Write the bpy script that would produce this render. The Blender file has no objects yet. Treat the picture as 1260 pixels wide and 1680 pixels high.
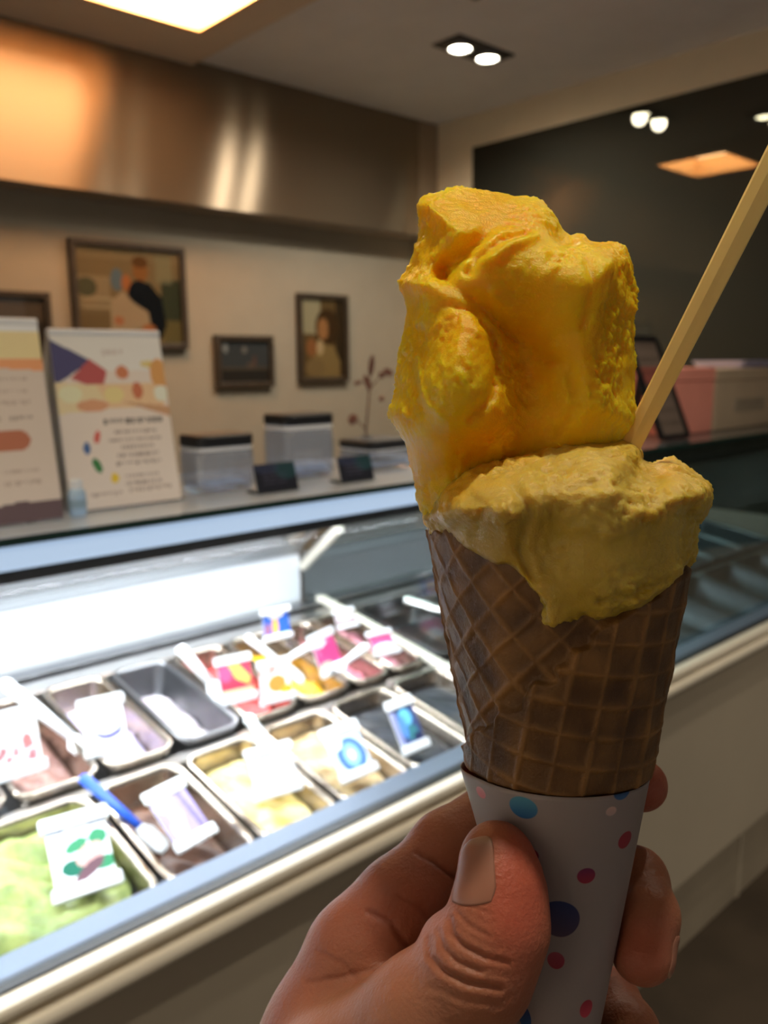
import bpy, bmesh, math, random
import numpy as np
from mathutils import Vector, Matrix, noise as mn

# ---------------------------------------------------------------- camera, world, lights, exposure
S = bpy.context.scene
CAM = np.array([0.0, 0.0, 1.45])
FPX = 1360.0
_p, _a, _r = math.radians(10.2), math.radians(47.7), math.radians(0.4)
FW = np.array([math.cos(_a)*math.cos(_p), math.sin(_a)*math.cos(_p), -math.sin(_p)])
R0 = np.array([math.sin(_a), -math.cos(_a), 0.0]); U0 = np.cross(R0, FW)
RT = math.cos(_r)*R0 - math.sin(_r)*U0; UP = np.cross(RT, FW)
cd = bpy.data.cameras.new('camera'); cam = bpy.data.objects.new('camera', cd); S.collection.objects.link(cam)
cam.matrix_world = Matrix([[RT[i], UP[i], -FW[i], CAM[i]] for i in range(3)] + [[0, 0, 0, 1]])
cd.sensor_fit = 'VERTICAL'; cd.sensor_height = 36; cd.lens = 36*FPX/1680
cd.clip_start = 0.02; cd.clip_end = 50
cd.dof.use_dof = True; cd.dof.focus_distance = 0.222; cd.dof.aperture_fstop = 14.5
S.camera = cam
S.view_settings.view_transform = 'Standard'; S.view_settings.look = 'None'
S.view_settings.gamma = 1; S.view_settings.exposure = 1.6
S.view_settings.use_curve_mapping = False
S.cycles.use_denoising = True
S.cycles.max_bounces = 10; S.cycles.transparent_max_bounces = 24
S.cycles.sample_clamp_indirect = 4
S.cycles.caustics_reflective = False; S.cycles.caustics_refractive = False
w = bpy.data.worlds.new('world'); S.world = w; w.use_nodes = True
w.node_tree.nodes['Background'].inputs[0].default_value = (1.0, 0.93, 0.82, 1)
w.node_tree.nodes['Background'].inputs[1].default_value = 0.055

def light(name, kind, loc, energy, color, size=0.05, size_y=None, rot=(0, 0, 0), spot=None, blend=0.5, spread=None):
    d = bpy.data.lights.new(name, kind); d.energy = energy; d.color = color
    if kind == 'AREA':
        d.size = size
        if size_y: d.shape = 'RECTANGLE'; d.size_y = size_y
        if spread: d.spread = math.radians(spread)
    else: d.shadow_soft_size = size
    if kind == 'SPOT': d.spot_size = math.radians(spot); d.spot_blend = blend
    o = bpy.data.objects.new(name, d); o.location = loc; o.rotation_euler = rot
    S.collection.objects.link(o); return o

WARM = (1.0, 0.88, 0.71)
SPOTS = [(2.332, 2.142), (2.478, 2.155), (2.016, 1.80), (1.87, 1.80), (0.24, 0.10), (1.50, 0.35), (-0.6, 1.2), (-2.35, 1.3), (-2.35, -0.3), (2.3, -0.9), (-0.5, 0.5)]  # side-wall pair and the last spot are added, unseen, to brighten the room
for i, (x, y) in enumerate(SPOTS):
    light('downlight_or_fill_lamp', 'SPOT', (x, y, 2.52 if x > 1.7 else 2.50), (11, 9, 6, 5, 9.5, 9, 20, 80, 80, 36, 16)[i], WARM, 0.03, spot=(165, 165, 150, 150, 150, 120, 90, 75, 75, 110, 66)[i], blend=0.8)
# warm light of the ceiling tray
light('tray_lamp', 'AREA', (1.33, 2.40, 2.626), 6, (1.0, 0.56, 0.28), 0.43, 0.37)
# lamp strips inside the lit display case
light('case_lamp_front', 'AREA', (0.0, 0.958, 1.203), 7.5, (0.86, 0.93, 1.0), 2.4, 0.03, rot=(math.radians(12), 0, 0))
light('case_lamp_rear', 'AREA', (0.0, 1.40, 1.150), 8, (0.86, 0.93, 1.0), 2.4, 0.03, rot=(math.radians(-15), 0, 0))
light('case_lamp_dim', 'AREA', (2.1, 1.40, 1.150), 0.7, (0.6, 0.95, 1.0), 1.5, 0.03, rot=(math.radians(-15), 0, 0))

# ---------------------------------------------------------------- materials
def mat(name, col, rough=0.5, metal=0.0, var=0.0, vscale=8.0, bump=0.0, bscale=60.0, emit=None, estr=0.0,
        sss=0.0, ssr=(1, .5, .2), sscale=0.005, col2=None, aniso=0.0, tangent=None, spec=0.5, coat=0.0, attr=None, trans=0.0, ior=1.45):
    m = bpy.data.materials.new(name); m.use_nodes = True
    nt = m.node_tree; N = nt.nodes; L = nt.links; b = N['Principled BSDF']
    b.inputs['Base Color'].default_value = (*col, 1); b.inputs['Roughness'].default_value = rough
    b.inputs['Metallic'].default_value = metal; b.inputs['Specular IOR Level'].default_value = spec
    b.inputs['Coat Weight'].default_value = coat; b.inputs['Transmission Weight'].default_value = trans
    b.inputs['IOR'].default_value = ior
    if sss:
        b.inputs['Subsurface Weight'].default_value = sss; b.inputs['Subsurface Radius'].default_value = ssr
        b.inputs['Subsurface Scale'].default_value = sscale
    tc = N.new('ShaderNodeTexCoord')
    if attr:
        a = N.new('ShaderNodeAttribute'); a.attribute_name = attr; L.new(a.outputs['Color'], b.inputs['Base Color'])
    elif var or col2:
        n = N.new('ShaderNodeTexNoise'); n.inputs['Scale'].default_value = vscale; n.inputs['Detail'].default_value = 5
        L.new(tc.outputs['Object'], n.inputs['Vector'])
        r = N.new('ShaderNodeValToRGB'); r.color_ramp.elements[0].position = 0.35; r.color_ramp.elements[1].position = 0.65
        c2 = col2 or tuple(min(1, c*(1+var)) for c in col); c1 = col if col2 else tuple(c*(1-var) for c in col)
        r.color_ramp.elements[0].color = (*c1, 1); r.color_ramp.elements[1].color = (*c2, 1)
        L.new(n.outputs['Fac'], r.inputs['Fac']); L.new(r.outputs['Color'], b.inputs['Base Color'])
    if bump:
        n2 = N.new('ShaderNodeTexNoise'); n2.inputs['Scale'].default_value = bscale; n2.inputs['Detail'].default_value = 4
        L.new(tc.outputs['Object'], n2.inputs['Vector'])
        bp = N.new('ShaderNodeBump'); bp.inputs['Strength'].default_value = bump; bp.inputs['Distance'].default_value = 0.001
        L.new(n2.outputs['Fac'], bp.inputs['Height']); L.new(bp.outputs['Normal'], b.inputs['Normal'])
    if emit: b.inputs['Emission Color'].default_value = (*emit, 1); b.inputs['Emission Strength'].default_value = estr
    if aniso:
        b.inputs['Anisotropic'].default_value = aniso
        if tangent:
            cx = N.new('ShaderNodeCombineXYZ')
            for i in range(3): cx.inputs[i].default_value = tangent[i]
            L.new(cx.outputs[0], b.inputs['Tangent'])
    return m

def thin_glass(name, tint=(1, 1, 1), refl=1.0, rough=0.0, haze=0.0):
    m = bpy.data.materials.new(name); m.use_nodes = True; nt = m.node_tree; N = nt.nodes; L = nt.links
    N.clear(); out = N.new('ShaderNodeOutputMaterial'); mx = N.new('ShaderNodeMixShader')
    t = N.new('ShaderNodeBsdfTransparent'); t.inputs[0].default_value = (*tint, 1)
    g = N.new('ShaderNodeBsdfGlossy'); g.inputs['Roughness'].default_value = rough
    fr = N.new('ShaderNodeLayerWeight'); fr.inputs[0].default_value = 0.5
    pw = N.new('ShaderNodeMath'); pw.operation = 'POWER'; pw.inputs[1].default_value = 4
    L.new(fr.outputs['Facing'], pw.inputs[0])
    ml = N.new('ShaderNodeMath'); ml.operation = 'MULTIPLY_ADD'; ml.inputs[1].default_value = 0.9*refl; ml.inputs[2].default_value = 0.035*refl
    L.new(pw.outputs[0], ml.inputs[0]); L.new(ml.outputs[0], mx.inputs[0])
    L.new(t.outputs[0], mx.inputs[1]); L.new(g.outputs[0], mx.inputs[2])
    last = mx
    if haze:
        d = N.new('ShaderNodeBsdfDiffuse'); d.inputs[0].default_value = (0.9, 0.92, 0.95, 1)
        m2 = N.new('ShaderNodeMixShader'); m2.inputs[0].default_value = haze
        L.new(mx.outputs[0], m2.inputs[1]); L.new(d.outputs[0], m2.inputs[2]); last = m2
    L.new(last.outputs[0], out.inputs[0]); return m

M = dict(
    wall=mat('wall_paint', (0.29, 0.265, 0.215), 0.9, var=0.03, bump=0.15, bscale=200),
    wall2=mat('corner_paint', (0.80, 0.70, 0.52), 0.9, var=0.02),
    ceil=mat('ceiling_paint', (0.88, 0.89, 0.90), 0.9, var=0.02),
    soffit=mat('soffit_paint', (0.78, 0.66, 0.52), 0.85, var=0.02),
    floor=mat('floor_vinyl', (0.055, 0.040, 0.027), 0.55, var=0.2, vscale=5, bump=0.2),
    side=mat('side_wall_paint', (0.84, 0.79, 0.72), 0.9),
    dark=mat('dark_room', (0.30, 0.26, 0.21), 0.9, var=0.05),
    bulk=mat('brushed_bronze_steel', (0.25, 0.20, 0.145), 0.28, metal=0.72, aniso=1.0, tangent=(0, 0, 1)),
    mirror=mat('smoked_mirror', (0.075, 0.075, 0.06), 0.02, metal=0.6),
    panel=mat('counter_laminate', (0.46, 0.40, 0.31), 0.55, var=0.03, vscale=3),
    plinth=mat('plinth_laminate', (0.33, 0.28, 0.21), 0.45, var=0.05),
    lip=mat('cream_lip', (0.93, 0.86, 0.72), 0.3, var=0.03),
    tan=mat('tan_groove', (0.30, 0.20, 0.11), 0.5),
    steel=mat('brushed_steel', (0.52, 0.50, 0.48), 0.28, metal=1.0, var=0.08, vscale=30),
    pansteel=mat('pan_steel', (0.42, 0.36, 0.30), 0.24, metal=1.0, var=0.12, vscale=25),
    steeld=mat('dull_steel', (0.22, 0.22, 0.23), 0.35, metal=1.0, var=0.15, vscale=10),
    rail=mat('rail_steel', (0.20, 0.25, 0.34), 0.45, metal=0.4),
    alu=mat('brushed_aluminium', (0.45, 0.46, 0.47), 0.35, metal=0.9),
    black=mat('black_plastic', (0.012, 0.012, 0.014), 0.4),
    pan_dim=mat('unlit_pan_steel', (0.05, 0.06, 0.065), 0.3, metal=0.6),  # darker pan copy, shade of the unlit case put into its colour
    blackp=mat('dark_pan_lid', (0.012, 0.015, 0.022), 0.35),
    white=mat('white_plastic', (0.85, 0.86, 0.88), 0.35),
    blue=mat('blue_plastic', (0.02, 0.10, 0.62), 0.35),
    rear=mat('rear_white_board', (0.80, 0.82, 0.86), 0.4),
    frame=mat('dark_wood_frame', (0.035, 0.025, 0.016), 0.45, var=0.2, vscale=40),
    lampface=mat('lamp_housing_face', (0.55, 0.62, 0.75), 0.35, metal=0.3, emit=(0.50, 0.66, 0.92), estr=0.26),  # faint emission puts the blue light on the housing face into the material
    led=mat('led_lens', (0.9, 0.95, 1), 0.4, emit=(0.85, 0.93, 1.0), estr=6),
    lens=mat('downlight_lens', (1, 1, 1), 0.3, emit=(1.0, 0.90, 0.66), estr=14),
    lensoff=mat('dim_downlight_lens', (0.6, 0.6, 0.58), 0.2, emit=(1.0, 0.9, 0.7), estr=3),
    tray=mat('tray_diffuser', (1, .9, .7), 0.5, emit=(1.0, 0.72, 0.36), estr=1.0),
    glass=thin_glass('clear_glass', (0.97, 0.985, 0.98)),
    glassb=thin_glass('dim_case_glass', (0.80, 0.88, 0.87), refl=1.2),
    glassd=thin_glass('door_glass', (0.75, 0.78, 0.8), refl=1.5, haze=0.10),
    shelf=thin_glass('shelf_glass', (0.80, 0.85, 0.85), refl=1.2, haze=0.30),
    shelfd=thin_glass('unlit_shelf_glass', (0.45, 0.50, 0.50), refl=1.0, haze=0.04),  # darker copy of the shelf glass, unlit look put into its tint
    edge=mat('green_glass_edge', (0.01, 0.035, 0.03), 0.15),
    acryl=thin_glass('clear_acrylic', (0.93, 0.95, 1.0), refl=1.5, haze=0.10),
    acrylb=thin_glass('bluish_acrylic', (0.86, 0.91, 1.0), refl=2.0, haze=0.12),
    print_=mat('printed_surface', (1, 1, 1), 0.5, attr='ink'),
    photo=mat('framed_print', (1, 1, 1), 0.25, attr='ink', coat=0.5),
    paperback=mat('menu_card_stock', (0.62, 0.55, 0.47), 0.7),
    twig=mat('dried_twig', (0.16, 0.07, 0.045), 0.8, var=0.3),
    leaf=mat('dried_leaf', (0.22, 0.09, 0.06), 0.7, var=0.3),
    pinkbox=mat('pink_carton', (0.95, 0.36, 0.28), 0.5, var=0.04),
    beigebox=mat('beige_carton', (0.60, 0.46, 0.32), 0.6, var=0.05),
    lilac=mat('lilac_plastic', (0.5, 0.5, 0.75), 0.4),
)

# ---------------------------------------------------------------- helpers
def link(o): S.collection.objects.link(o); return o
def tag(o, label=None, cat=None, group=None, kind=None):
    if label: o['label'] = label
    if cat: o['category'] = cat
    if group: o['group'] = group
    if kind: o['kind'] = kind
    return o
def thing(name, label, cat, loc=(0, 0, 0), rz=0.0, group=None):
    o = link(bpy.data.objects.new(name, None)); o.location = loc; o.rotation_euler = (0, 0, rz); o.empty_display_size = 0.02
    return tag(o, label, cat, group)
def fin(name, me, m, parent=None, loc=None, smooth=False):
    o = link(bpy.data.objects.new(name, me))
    if m: me.materials.append(m)
    if parent: o.parent = parent
    if loc is not None: o.location = loc
    if smooth: me.polygons.foreach_set('use_smooth', [True]*len(me.polygons))
    return o
def bmobj(name, bm, m, parent=None, loc=None, smooth=False):
    bmesh.ops.recalc_face_normals(bm, faces=bm.faces)
    me = bpy.data.meshes.new(name); bm.to_mesh(me); bm.free(); return fin(name, me, m, parent, loc, smooth)
def box(bm, x0, x1, y0, y1, z0, z1, bev=0.0, seg=2):
    r = bmesh.ops.create_cube(bm, size=1); vs = r['verts']
    bmesh.ops.scale(bm, vec=(x1-x0, y1-y0, z1-z0), verts=vs)
    bmesh.ops.translate(bm, vec=((x0+x1)/2, (y0+y1)/2, (z0+z1)/2), verts=vs)
    if bev: 
        es = list({e for v in vs for e in v.link_edges}); bmesh.ops.bevel(bm, geom=es, offset=bev, segments=seg, affect='EDGES', profile=0.5)
    return vs
def boxo(name, b, m, parent=None, bev=0.003, loc=None):
    bm = bmesh.new(); box(bm, *b, bev=bev); return bmobj(name, bm, m, parent, loc)
def loft(bm, loops, cap0=True, cap1=True):
    L = [[bm.verts.new(p) for p in lp] for lp in loops]; n = len(L[0])
    for a, b in zip(L, L[1:]):
        for i in range(n): bm.faces.new((a[i], a[(i+1) % n], b[(i+1) % n], b[i]))
    if cap0: bm.faces.new(L[0][::-1])
    if cap1: bm.faces.new(L[-1])
def ring(r, z, n=24, cx=0, cy=0): return [(cx+r*math.cos(2*math.pi*i/n), cy+r*math.sin(2*math.pi*i/n), z) for i in range(n)]
def rrect(w_, d_, r, z, n=5):
    out = []
    for cx, cy, a0 in ((w_/2-r, d_/2-r, 0), (-w_/2+r, d_/2-r, 90), (-w_/2+r, -d_/2+r, 180), (w_/2-r, -d_/2+r, 270)):
        for k in range(n+1):
            a = math.radians(a0+90*k/n); out.append((cx+r*math.cos(a), cy+r*math.sin(a), z))
    return out
def tube(bm, pts, rad, n=8):
    pts = [Vector(p) for p in pts]; loops = []
    for i, p in enumerate(pts):
        d = (pts[min(i+1, len(pts)-1)]-pts[max(i-1, 0)]).normalized()
        u = d.orthogonal().normalized() if i == 0 else (u-d*u.dot(d)).normalized()
        v = d.cross(u); r = rad[i] if isinstance(rad, (list, tuple)) else rad
        loops.append([p+(u*math.cos(2*math.pi*k/n)+v*math.sin(2*math.pi*k/n))*r for k in range(n)])
    loft(bm, loops)

# small painting surface for prints (menus, photographs, labels): a grid of flat coloured cells
class Cv:
    def __init__(s, w_, h_, c): s.a = np.ones((h_, w_, 3))*np.array(c); s.h, s.w = h_, w_; s.Y, s.X = np.mgrid[0:h_, 0:w_]; s.X = (s.X+.5)/w_; s.Y = (s.Y+.5)/h_
    def _m(s, m, c, o): s.a[m] = s.a[m]*(1-o)+np.array(c)*o
    def rect(s, x0, y0, x1, y1, c, o=1.): s._m((s.X >= x0) & (s.X < x1) & (s.Y >= y0) & (s.Y < y1), c, o); return s
    def ell(s, cx, cy, rx, ry, c, o=1., rot=0.):
        r = math.radians(rot); dx = s.X-cx; dy = (s.Y-cy)
        u = dx*math.cos(r)+dy*math.sin(r); v = -dx*math.sin(r)+dy*math.cos(r)
        s._m((u/rx)**2+(v/ry)**2 < 1, c, o); return s
    def poly(s, P, c, o=1.):
        ins = np.zeros(s.X.shape, bool); n = len(P)
        for i in range(n):
            x0, y0 = P[i]; x1, y1 = P[(i+1) % n]
            if y0 == y1: continue
            k = ((s.Y < y0) != (s.Y < y1)) & (s.X < (x1-x0)*(s.Y-y0)/(y1-y0)+x0); ins ^= k
        s._m(ins, c, o); return s
    def grad(s, c0, c1, y0=0, y1=1):
        t = np.clip((s.Y-y0)/(y1-y0), 0, 1)[..., None]; s.a = np.array(c0)*(1-t)+np.array(c1)*t; return s
    def row(s, x0, x1, y, h, c, o, rnd):
        x = x0
        while x < x1:
            w_ = rnd.uniform(.5, 1.0)*h*s.h/s.w; s.rect(x, y, min(x+w_, x1), y+h*rnd.uniform(.7, 1), c, o*rnd.uniform(.6, 1)); x += w_+h*.28*s.h/s.w
        return s
    def speck(s, c, n, r, rnd, x0=0, y0=0, x1=1, y1=1, o=.8):
        for _ in range(n): s.ell(rnd.uniform(x0, x1), rnd.uniform(y0, y1), r*rnd.uniform(.6, 1.4), r*rnd.uniform(.6, 1.4)*s.w/s.h, c, o)
        return s
def lin(c): return tuple(((v/255) ** 2.2) for v in c)
def print_mesh(name, cv, O, ux, uy, m, parent=None, thick=0.0008):
    """grid of cells spanning from top-left corner O along ux (right) and uy (down); closed thin sheet"""
    h_, w_ = cv.h, cv.w; O = np.array(O, float); ux = np.array(ux, float); uy = np.array(uy, float)
    jj, ii = np.mgrid[0:h_+1, 0:w_+1]
    V = O+(ii[..., None]/w_)*ux+(jj[..., None]/h_)*uy; V = V.reshape(-1, 3)
    nrm = np.cross(uy, ux); nrm /= np.linalg.norm(nrm)
    k = (np.arange(h_)[:, None]*(w_+1)+np.arange(w_)).reshape(-1)
    F = np.stack([k, k+w_+1, k+w_+2, k+1], 1).tolist()
    nb = len(V); back = [O-nrm*thick, O+ux-nrm*thick, O+ux+uy-nrm*thick, O+uy-nrm*thick]
    V = V.tolist()+[b.tolist() for b in back]
    c = [0, w_, (h_+1)*(w_+1)-1, h_*(w_+1)]
    F.append([nb, nb+1, nb+2, nb+3])
    for i in range(4): j = (i+1) % 4; F.append([c[i], c[j], nb+j, nb+i])
    me = bpy.data.meshes.new(name); me.from_pydata(V, [], F)
    ca = me.color_attributes.new('ink', 'FLOAT_COLOR', 'CORNER')
    cols = cv.a.reshape(-1, 3); col4 = np.concatenate([cols, np.ones((len(cols), 1))], 1)
    arr = np.repeat(col4, 4, axis=0); arr = np.concatenate([arr, np.tile([.6, .58, .55, 1], (20, 1))])
    ca.data.foreach_set('color', arr.astype(np.float32).ravel())
    return fin(name, me, m, parent)

rnd = random.Random(4)
# ================================================================= SETTING
XR, YB, YF, ZC = 3.0, 3.05, 2.90, 2.55
XL, YN = -2.6, -2.4
def struct(name, b, m, parent=None, bev=0): o = boxo(name, b, m, parent, bev); return tag(o, kind='structure')
struct('floor', (XL, XR+.1, YN, YB+.1, -0.1, 0), M['floor'])
struct('wall_back', (XL, XR+.1, YB, YB+.1, 0, ZC+.3), M['wall'])
struct('wall_left', (XL-.1, XL, YN, YB+.1, 0, ZC+.3), M['side'])
# added opening behind the camera lets world light brighten the room (no wall at y = YN)
# right wall with smoked mirror set into a beige surround
struct('wall_right', (XR+.012, XR+.1, YN, YB, 0, ZC+.3), M['wall2'])
struct('trim_1', (XR, XR+.012, YN, YB, 2.412, ZC), M['wall2'])
struct('trim_2', (XR, XR+.012, 2.683, YB, 0, 2.412), M['wall2'])
mir = boxo('wall_mirror', (XR+.002, XR+.012, YN, 2.683, 0.9, 2.412), M['mirror'], bev=0)
tag(mir, 'large smoked mirror filling the wall behind the pink and beige cartons', 'mirror')
struct('trim_3', (XR, XR+.012, YN, 2.683, 0, 0.9), M['dark'])
# ceiling: flat part to the right of x=1.70, lowered soffit with a lit tray to the left
bm = bmesh.new(); box(bm, 1.70, XR+.1, YN, YB+.1, ZC, ZC+.1); box(bm, XL, 1.70, YF-.002, YB+.1, ZC, ZC+.1); ce = bmobj('ceiling', bm, M['ceil']); tag(ce, kind='structure')
TX0, TX1, TY0, TY1 = 1.10, 1.56, 2.20, 2.60
bm = bmesh.new(); zs = ZC-.02
box(bm, XL, TX0, YN, YF-.002, zs, ZC+.1); box(bm, TX1, 1.70, YN, YF-.002, zs, ZC+.1)
box(bm, TX0, TX1, YN, TY0, zs, ZC+.1); box(bm, TX0, TX1, TY1, YF-.002, zs, ZC+.1)
so = bmobj('ceiling_soffit', bm, M['soffit']); tag(so, kind='structure')
tr = thing('ceiling_light_tray', 'recessed ceiling tray glowing warm orange above the steel bulkhead', 'ceiling light', (0.95, 1.7, ZC+.1))
bm = bmesh.new(); box(bm, TX0-.02-.95, TX1+.02-.95, TY0-.02-1.7, TY1+.02-1.7, -0.02, -0.01); bmobj('diffuser', bm, M['tray'], tr)
bm = bmesh.new()
for b in ((TX0-.015, TX0+.006, TY0-.015, TY1+.015), (TX1-.006, TX1+.015, TY0-.015, TY1+.015), (TX0+.006, TX1-.006, TY0-.015, TY0+.006), (TX0+.006, TX1-.006, TY1-.006, TY1+.015)):
    box(bm, b[0]-.95, b[1]-.95, b[2]-1.7, b[3]-1.7, -0.122, -0.0205)
bmobj('tray_frame', bm, mat('tray_lining', (.85, .62, .38), .6), tr)
bk = thing('steel_bulkhead', 'brushed bronze steel bulkhead boxed out above the framed pictures', 'bulkhead', (0, YF, 2.04))
bm = bmesh.new(); box(bm, XL, 2.87, 0, .02, 0, ZC-2.04-.001); bmobj('face_panel', bm, M['bulk'], bk)
bm = bmesh.new(); box(bm, 2.873, XR-.002, 0, .02, 0, ZC-2.04-.001); bmobj('end_panel', bm, mat('end_panel_laminate', (.30, .23, .16), .5), bk)
bm = bmesh.new(); box(bm, XL+.002, XR-.002, .02, YB-YF-.002, 0, .015); bmobj('underside_board', bm, M['dark'], bk)

# downlight fixtures
def fixture(xs, y, label, lens):
    t = thing('downlight_or_added_fixture', label, 'downlight', (sum(xs)/len(xs), y, ZC if min(xs) > 1.7 else ZC-.02), group=None)
    cx = sum(xs)/len(xs); bm = bmesh.new()
    box(bm, min(xs)-cx-.075, max(xs)-cx+.075, -.065, .065, -.006, 0.0); bmobj('housing_plate', bm, M['black'], t)
    for k, x in enumerate(xs):
        bm = bmesh.new(); loft(bm, [ring(.05, -.006, 24, x-cx), ring(.048, -.018, 24, x-cx), ring(.04, -.018, 24, x-cx), ring(.038, -.012, 24, x-cx)])
        bmobj('lamp_ring', bm, M['steeld'], t)
        bm = bmesh.new(); loft(bm, [ring(.037, -.0125, 24, x-cx), ring(.030, -.017, 24, x-cx), ring(.012, -.0185, 24, x-cx)])
        bmobj('lens', bm, lens, t)
fixture([2.332, 2.478], 2.148, 'black twin downlight shining in the grey ceiling near the corner', M['lens'])
fixture([1.87, 2.016], 1.80, 'black twin downlight whose reflection shows at the right edge of the smoked mirror', M['lens'])
fixture([0.24], 0.10, 'single downlight in the soffit above the hand', M['lens'])
fixture([1.50], 0.35, 'single downlight over the customer side of the counter', M['lens'])
fixture([-2.35], 1.3, 'added unseen downlight washing the side wall behind the counter', M['lens'])  # this and the next are added so the side wall bounces light
fixture([-2.35], -0.3, 'added unseen downlight washing the side wall near the open side', M['lens'])
fixture([2.3], -0.9, 'single downlight over the floor by the smoked mirror', M['lens'])
fixture([-0.5], 0.5, 'added unseen downlight brightening the left end of the counter front', M['lens'])  # added to brighten the left counter panel
fixture([-0.6], 1.2, 'single downlight over the left end of the display case', M['lens'])

# ================================================================= COUNTER AND CASES
X0C, XS, X1C = -1.25, 1.22, 2.985
cb = thing('counter_base', 'taupe counter base with cream edge lip under the display cases', 'counter', (0.8, .84, 0))
def P(b, ox=0.8, oy=.84, oz=0): return (b[0]-ox, b[1]-ox, b[2]-oy, b[3]-oy, b[4]-oz, b[5]-oz)
boxo('front_panel', P((X0C, X1C, .838, .86, .236, .762)), M['panel'], cb, .002)
boxo('plinth', P((X0C, X1C, .872, .90, 0.0, .236)), M['plinth'], cb, .002)
boxo('plinth_joint', P((2.085, 2.10, .868, .873, 0.0, .236)), M['panel'], cb, .001)
boxo('lower_lip', P((X0C, X1C, .806, .87, .758, .778)), M['lip'], cb, .007)
boxo('lip_groove', P((X0C, X1C, .832, .87, .778, .786)), M['tan'], cb, .001)
boxo('upper_lip', P((X0C, X1C, .812, .87, .786, .804)), M['lip'], cb, .007)
boxo('dark_gasket', P((X0C, X1C, .833, .87, .800, .807)), M['black'], cb, .001)
bm = bmesh.new(); box(bm, *P((X0C, X1C, .845, .893, .775, .809)), bev=.007, seg=4); bmobj('front_rail', bm, M['rail'], cb)
boxo('back_panel', P((X0C, X1C, 1.66, 1.68, 0, .80)), M['panel'], cb, .002)
boxo('left_end_panel', P((X0C-.02, X0C, .838, 1.68, 0, .80)), M['panel'], cb, .002)

SL = 0.15
def zt(y): return .775+SL*(y-.93)
def case(x0, x1, label, lit):
    t = thing('display_case', label, 'display case', ((x0+x1)/2, 1.25, .60)); ox = (x0+x1)/2
    Q = lambda b: P(b, ox, 1.25, .60)
    boxo('tub_floor', Q((x0, x1, .895, 1.655, .60, .61)), M['steeld'], t, 0)
    bm = bmesh.new(); box(bm, *Q((x0, x1, .893, .903, .61, .79)))
    bmobj('tub_front', bm, M['steel'], t)
    boxo('rear_board', Q((x0, x1-.004, 1.655, 1.66, .61, .975 if lit else .95)), M['rear'] if lit else M['alu'], t, 0)  # same board in darker metal where unlit, shade put into the colour
    for y0, y1, dz in ((1.485, 1.545, 0), (1.56, 1.60, -.004), (1.61, 1.652, -.02)):
        bm = bmesh.new(); vs = box(bm, *Q((x0+.002, x1-.006, y0, y1, -.006, .004)), bev=.002)
        bmesh.ops.translate(bm, vec=(0, 0, zt(y0)+dz), verts=bm.verts)
        bmobj('rear_rail', bm, M['steel'] if y0 != 1.56 else M['steeld'], t)
    for y0, y1 in ((.903, .922), (1.158, 1.19)):
        bm = bmesh.new(); box(bm, *Q((x0+.002, x1-.006, y0, y1, -.02, .002)), bev=.002)
        bmesh.ops.translate(bm, vec=(0, 0, zt((y0+y1)/2)-.004), verts=bm.verts)
        bmobj('pan_rail', bm, M['steel'], t)
    boxo('lamp_housing', Q((x0, x1, .953, 1.01, 1.222, 1.251)), M['lampface'] if lit else M['steeld'], t, .003)
    boxo('lamp_lower_trim', Q((x0, x1, .958, 1.01, 1.206, 1.222)), M['black'], t, .002)
    if lit: boxo('lamp_strip', Q((x0+.02, x1-.02, .985, 1.005, 1.214, 1.219)), M['led'], t, .001)
    # sloping rear glass doors from the white board up to the shelf
    Y0, Z0, Y1, Z1 = 1.655, .985 if lit else .96, 1.318, 1.244
    def sl(x, f_, d=0):
        n_ = math.hypot(Y0-Y1, Z1-Z0); return (x-ox, Y0+(Y1-Y0)*f_+d*(Z1-Z0)/n_-1.25, Z0+(Z1-Z0)*f_+d*(Y0-Y1)/n_-.60)
    def slab_(nm, xa, xb, f0, f1, d0, d1, m_, par):
        bm = bmesh.new(); loft(bm, [[sl(xa, f0, d0), sl(xb, f0, d0), sl(xb, f1, d0), sl(xa, f1, d0)], [sl(xa, f0, d1), sl(xb, f0, d1), sl(xb, f1, d1), sl(xa, f1, d1)]])
        return bmobj(nm, bm, m_, par)
    slab_('lower_door_track', x0, x1-.004, -.02, .04, -.008, .014, M['alu'], t)
    slab_('upper_door_track', x0, x1-.004, .93, .99, -.008, .014, M['steeld'], t)
    n = 3 if lit else 2; wd = (x1-x0)/n
    for k in range(n):
        xa, xb = x0+k*wd+.006, x0+(k+1)*wd-.010; e = .006*(k % 2)
        dr_ = slab_('sliding_door', xa+.018, xb-.018, .10, .88, e, e+.003, M['glassd'], t)
        for q in ((xa, xb, .04, .10), (xa, xb, .88, .93), (xa, xa+.018, .10, .88), (xb-.018, xb, .10, .88)):
            slab_('door_frame', q[0], q[1], q[2], q[3], e-.002, e+.005, M['alu'], dr_)
    slab_('door_handle', x0+wd*.5, x0+wd*.5+.10, .12, .20, -.014, -.002, M['steel'], dr_)
    # shelf: hazy glass top with a dark green polished edge
    boxo('top_shelf', Q((x0, x1, .952, 1.31, 1.252, 1.260)), M['shelf'] if lit else M['shelfd'], t, 0)
    boxo('shelf_edge', Q((x0, x1, .948, .952, 1.2515, 1.2605)), M['edge'], t, 0)
    # front glass leaning slightly inward
    g = M['glass'] if lit else M['glassb']
    bm = bmesh.new(); o0, o1 = .884-1.25, .946-1.25; z0, z1 = .810-.60, 1.251-.60
    loft(bm, [[(x-ox, y, z) for x, y, z in ((x0+.003, o0, z0), (x1-.003, o0, z0), (x1-.003, o0+.006, z0), (x0+.003, o0+.006, z0))],
              [(x-ox, y, z) for x, y, z in ((x0+.003, o1, z1), (x1-.003, o1, z1), (x1-.003, o1+.006, z1), (x0+.003, o1+.006, z1))]])
    bmobj('front_glass', bm, g, t)
    return t, ox
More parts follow.
